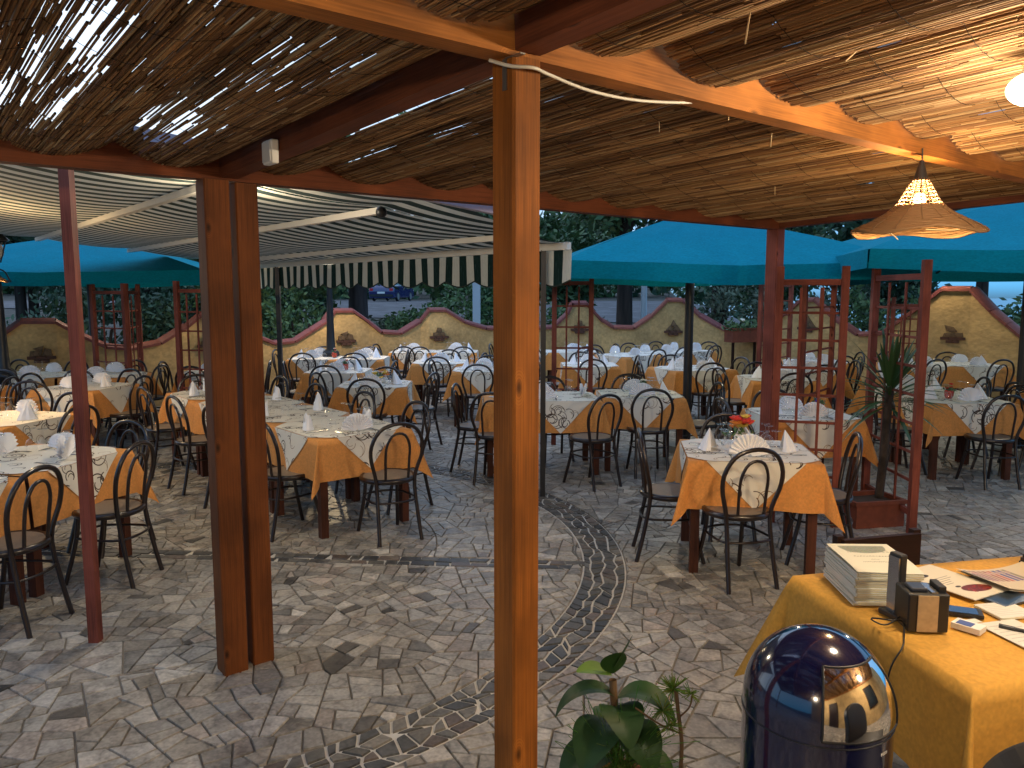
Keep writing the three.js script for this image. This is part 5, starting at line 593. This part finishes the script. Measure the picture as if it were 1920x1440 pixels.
  const note = canvasTex(128, 128, (k) => { k.fillStyle = 'rgb(236,232,220)'; k.fillRect(0, 0, 128, 128); k.strokeStyle = 'rgb(140,140,150)'; for (let i = 0; i < 7; i++) { k.beginPath(); k.moveTo(14, 20 + i * 14); k.lineTo(60 + 50 * hash2(i, 2), 20 + i * 14); k.stroke(); } }); const noteM = std(0.72, 0.72, 0.72, 0.7, { map: note });
  flat('note_sheet', 'white note sheet with a dark pen lying on it', 'paper', [1.60, -2.37, 0], 0.15, 0.2, 0.25, [M.paper, noteM], 0.0012); flat('paper_pad', 'loose pad of note paper behind the note sheet', 'paper', [1.66, -2.55, 0], 0.14, 0.12, 0.2, [std(0.7, 0.66, 0.5, 0.8), noteM], 0.006); flat('receipt_slip', 'small white paper slip by the mobile phone', 'paper', [1.50, -2.47, 0.0], 0.06, 0.03, 0.3, [M.paper], 0.001);
  { const q = thing('pen', 'dark marker pen lying on the note sheet', 'pen', [1.615, Y + 0.0085, -2.375], 0.9); part('barrel', new THREE.CylinderGeometry(0.006, 0.006, 0.13, 10).rotateX(Math.PI / 2), M.black, q); part('cap', new THREE.CylinderGeometry(0.0072, 0.0072, 0.045, 10).rotateX(Math.PI / 2).translate(0, 0, -0.05), std(0.03, 0.03, 0.03, 0.3), q); }
  for (let k = 0; k < 3; k++) flat('black_folder', 'black bill folder stacked behind the open magazine', 'folder', [2.1 + 0.01 * k, -2.93 - 0.005 * k, 0.0006 + 0.0165 * k], 0.14, 0.22, 0.3 + 0.12 * k, [M.black], 0.015, 'black folders behind the magazine');
  // chairs by the order table
  const wc = thing('wooden_chair', 'dark wooden chair with a solid back behind the waiters table', 'chair', [1.65, 0.0085, -3.42], 0.25); part('seat', boxUV(0.42, 0.035, 0.4).translate(0, 0.45, 0.22), M.darkWood, wc); part('backrest', boxUV(0.40, 0.26, 0.025).translate(0, 0.61, -0.0), M.darkWood, wc); for (const a of [-1, 1]) { part('leg', boxUV(0.036, 0.75, 0.036).translate(a * 0.2, 0.375, -0.03), M.darkWood, wc); part('leg', boxUV(0.036, 0.43, 0.036).translate(a * 0.19, 0.215, 0.39), M.darkWood, wc); }
  const bc = thing('black_padded_chair', 'black padded chair with rounded back at the waiters table', 'chair', [1.235, 0.0085, -1.70], 2.9); const bs = new THREE.Shape(); bs.moveTo(-0.2, 0); bs.lineTo(0.2, 0); bs.lineTo(0.215, 0.28); bs.quadraticCurveTo(0.2, 0.42, 0, 0.43); bs.quadraticCurveTo(-0.2, 0.42, -0.215, 0.28); bs.closePath(); part('backrest', new THREE.ExtrudeGeometry(bs, { depth: 0.05, bevelEnabled: true, bevelSize: 0.015, bevelThickness: 0.02, bevelSegments: 4, curveSegments: 16 }).rotateX(-0.1).translate(0, 0.50, -0.25), M.blackLeather, bc); part('seat', new RoundedBoxGeometry(0.44, 0.08, 0.42, 4, 0.03).translate(0, 0.45, 0.0), M.blackLeather, bc); for (const a of [-1, 1]) for (const b of [-1, 1]) part('leg', new THREE.CylinderGeometry(0.014, 0.012, 0.42, 10).translate(a * 0.19, 0.21, b * 0.18), M.iron, bc);
}
// ------------------------------------------------------------ blue dome-topped bin
{
  const b = thing('dome_bin', 'navy blue dome topped waste bin with a chrome push flap', 'bin', [0.835, 0.0085, -2.05], 0), R = 0.195, YD = 0.715;
  const prof = [[0, 0], [R - 0.01, 0], [R, 0.012], [R, YD - 0.08], [R, YD]]; for (let k = 1; k <= 16; k++) { const t = k / 16 * Math.PI / 2; prof.push([R * Math.cos(t), YD + R * Math.sin(t) * 1.02]); } part('body', new THREE.LatheGeometry(prof.map((q) => new THREE.Vector2(Math.max(0, q[0]), q[1])), 64), M.navy, b); part('lid_seam', new THREE.TorusGeometry(R + 0.0005, 0.0022, 6, 64).rotateX(Math.PI / 2).translate(0, YD - 0.03, 0), M.black, b);
  const sph = (az, el, r) => [r * Math.sin(az) * Math.cos(el), YD + r * Math.sin(el) * 1.02, r * Math.cos(az) * Math.cos(el)];
  const a0 = -0.30, a1 = 1.02, e0 = -0.06, e1 = 0.86; part('push_flap', grid(30, 20, (a, c) => [...sph(mix(a0, a1, a), mix(e0 + 0.0, e1, c), R + 0.004)], false), M.chrome, b);
  const fr = []; for (let i = 0; i <= 20; i++) fr.push(V(...sph(mix(a0, a1, i / 20), e0, R + 0.004))); for (let i = 1; i <= 14; i++) fr.push(V(...sph(a1, mix(e0, e1, i / 14), R + 0.004))); for (let i = 1; i <= 20; i++) fr.push(V(...sph(mix(a1, a0, i / 20), e1, R + 0.004))); for (let i = 1; i < 14; i++) fr.push(V(...sph(a0, mix(e1, e0, i / 14), R + 0.004))); part('flap_frame', tube(fr, 0.0035, 160, 6, true), M.black, b);
  part('base_ring', new THREE.TorusGeometry(R, 0.012, 8, 48).rotateX(Math.PI / 2).translate(0, 0.014, 0), M.black, b); part('rivet', new THREE.SphereGeometry(0.004, 8, 6).translate(...sph(0.12, -0.28, R)), M.chrome, b); part('rivet', new THREE.SphereGeometry(0.004, 8, 6).translate(...sph(1.15, -0.2, R)), M.chrome, b);
  const font = await new FontLoader().loadAsync('fonts/droid/droid_sans_bold.typeface.json'); const tx = new TextGeometry('PUSH', { font, size: 0.008, depth: 0.0006, curveSegments: 3 }); tx.center(); const m = part('lettering', tx, M.whitePaint, b); const q = sph(0.62, -0.29, R + 0.001); m.position.set(R * Math.sin(0.62) * 1.004, YD - 0.062, R * Math.cos(0.62) * 1.004); m.rotation.y = 0.62;
}
// ------------------------------------------------------------ foreground plants
function ovalLeaf(len, w, bend, fold = 0.25) { return grid(8, 12, (a, b) => { const k = (a - 0.5) * 2, ww = w * Math.pow(Math.sin(Math.PI * clamp(0.04 + 0.94 * Math.pow(b, 0.8))), 0.75), t = bend * b, y = bend ? (Math.sin(t) / bend) * len : 0, f = bend ? ((1 - Math.cos(t)) / bend) * len : 0; return [k * ww, (bend ? y : len * b) + Math.abs(k) * ww * fold * 0.3, f + Math.abs(k) * ww * fold * -1]; }); }
{
  const base = V(0.33, 0, -2.42), g = thing('potted_rubber_plant', 'potted plant with broad dark oval leaves before the centre post', 'plant', [base.x, 0.0085, base.z]);
  part('pot', new THREE.LatheGeometry([[0, 0], [0.1, 0], [0.135, 0.19], [0.15, 0.195], [0.15, 0.225], [0.13, 0.225], [0.125, 0.19], [0, 0.185]].map((q) => new THREE.Vector2(q[0], q[1])), 28), M.terracotta, g); part('soil', new THREE.CylinderGeometry(0.124, 0.12, 0.01, 24).translate(0, 0.195, 0), M.soil, g);
  part('stem', join([tube([V(0, 0.2, 0), V(0.005, 0.4, 0.01), V(-0.005, 0.58, 0.0)], 0.013, 12, 7), tube([V(0.03, 0.2, 0.02), V(0.06, 0.35, 0.04), V(0.075, 0.46, 0.05)], 0.01, 10, 6)]), M.stem, g);
  const lf = (x, y, z, az, tilt, len, w, bend, mat) => { const l = part('leaf', ovalLeaf(len, w, bend), mat, g); l.position.set(x, y, z); l.rotation.set(tilt, az, 0, 'YXZ'); };
  lf(0, 0.62, 0, 1.25, 0.55, 0.13, 0.022, -0.2, M.bigLeaf); lf(-0.005, 0.60, 0, 0.25, 0.3, 0.10, 0.045, 0.3, M.bigLeaf); lf(-0.01, 0.60, 0.005, -1.35, 1.15, 0.12, 0.05, 0.5, M.freshLeaf);
  lf(0, 0.53, 0.01, -1.5, 0.9, 0.24, 0.045, 2.0, M.bigLeaf); lf(0.01, 0.52, 0.01, 1.2, 0.8, 0.23, 0.062, 2.0, M.bigLeaf); lf(0, 0.5, 0.02, 0.15, 1.0, 0.2, 0.07, 1.6, M.bigLeaf); lf(-0.01, 0.45, 0.03, -0.6, 1.2, 0.22, 0.08, 1.5, M.bigLeaf); lf(0.02, 0.44, 0.03, 0.5, 1.25, 0.2, 0.08, 1.5, M.bigLeaf); lf(0, 0.4, 0.0, 3.0, 1.0, 0.18, 0.07, 1.4, M.bigLeaf); lf(-0.02, 0.36, 0.05, -1.1, 1.3, 0.2, 0.085, 1.2, M.bigLeaf); lf(0.04, 0.34, 0.05, 1.3, 1.2, 0.18, 0.07, 1.4, M.bigLeaf); lf(0, 0.3, 0.06, 0, 1.4, 0.17, 0.08, 1.2, M.bigLeaf);
  const fr = new Prisms(), r = mulberry(55); for (let k = 0; k < 260; k++) { const a = r() * 6.28, e = 0.2 + r() * 1.2, L = 0.10 + 0.14 * r(), s0 = V(0.01 + (r() - .5) * 0.08, 0.22 + 0.16 * r(), 0.08 + (r() - .5) * 0.06); fr.stick(s0, s0.clone().add(V(Math.cos(a) * Math.cos(e) * L, Math.sin(e) * L, Math.sin(a) * Math.cos(e) * L)), 0.0011, [0.05 + 0.05 * r(), 0.13 + 0.08 * r(), 0.03]); } part('feathery_fern', fr.geo(), M.reed, g);
}
{
  const g = thing('spindly_plant', 'spindly plant with a bare brown stem and feathery top by the bin', 'plant', [0.52, 0.0085, -2.33]); part('pot', new THREE.LatheGeometry([[0, 0], [0.06, 0], [0.08, 0.12], [0.088, 0.12], [0.088, 0.14], [0.075, 0.14], [0.07, 0.11], [0, 0.11]].map((q) => new THREE.Vector2(q[0], q[1])), 22), M.terracotta, g);
  part('stem', tube([V(0, 0.11, 0), V(0.01, 0.3, 0), V(0.012, 0.42, 0.0), V(-0.002, 0.52, 0.005), V(-0.012, 0.60, 0.01)], 0.0065, 24, 6), M.stem, g); part('branch', join([tube([V(0.005, 0.45, 0), V(-0.06, 0.49, 0.02), V(-0.14, 0.55, 0.03)], 0.003, 10, 5), tube([V(0, 0.50, 0), V(0.03, 0.54, 0.01), V(0.04, 0.585, 0.01)], 0.003, 10, 5)]), M.stem, g);
  const fr = new Prisms(), r = mulberry(56); for (const [cx, cy, n, R] of [[-0.02, 0.60, 110, 0.055], [-0.05, 0.53, 70, 0.05], [0.035, 0.585, 40, 0.035], [0.0, 0.2, 60, 0.05], [-0.03, 0.48, 50, 0.05]]) for (let k = 0; k < n; k++) { const d = V(r() * 2 - 1, r() * 1.6 - 0.6, r() * 2 - 1).normalize(), s0 = V(cx, cy, 0.01); fr.stick(s0.clone().addScaledVector(d, R * 0.2 * r()), s0.clone().addScaledVector(d, R * (0.5 + 0.6 * r())), 0.0012, [0.07 + 0.08 * r(), 0.14 + 0.08 * r(), 0.03]); } part('feathery_leaves', fr.geo(), M.reed, g);
  part('low_leaves', leaves(70, 57, 0.016, [[0.06, 0.14, 0.05], [0.1, 0.18, 0.08]], (q) => V((q() - .5) * 0.16, 0.14 + q() * 0.09, (q() - .5) * 0.12)), M.leaf, g);
}
{ const g = thing('small_seedling_pot', 'small green seedlings in a pot beside the rubber plant', 'plant', [0.2, 0.0085, -2.37]); part('pot', new THREE.LatheGeometry([[0, 0], [0.06, 0], [0.08, 0.12], [0.088, 0.12], [0.088, 0.14], [0.075, 0.14], [0.07, 0.11], [0, 0.11]].map((q) => new THREE.Vector2(q[0], q[1])), 22), M.terracotta, g); part('seedlings', leaves(90, 58, 0.017, [[0.05, 0.14, 0.06], [0.07, 0.18, 0.07]], (q) => V((q() - .5) * 0.12, 0.13 + q() * 0.12, (q() - .5) * 0.12)), M.leaf, g); }

scene.traverse((o) => { if (o.isMesh) { o.castShadow = true; o.receiveShadow = true; } });
renderer.render(scene, camera);
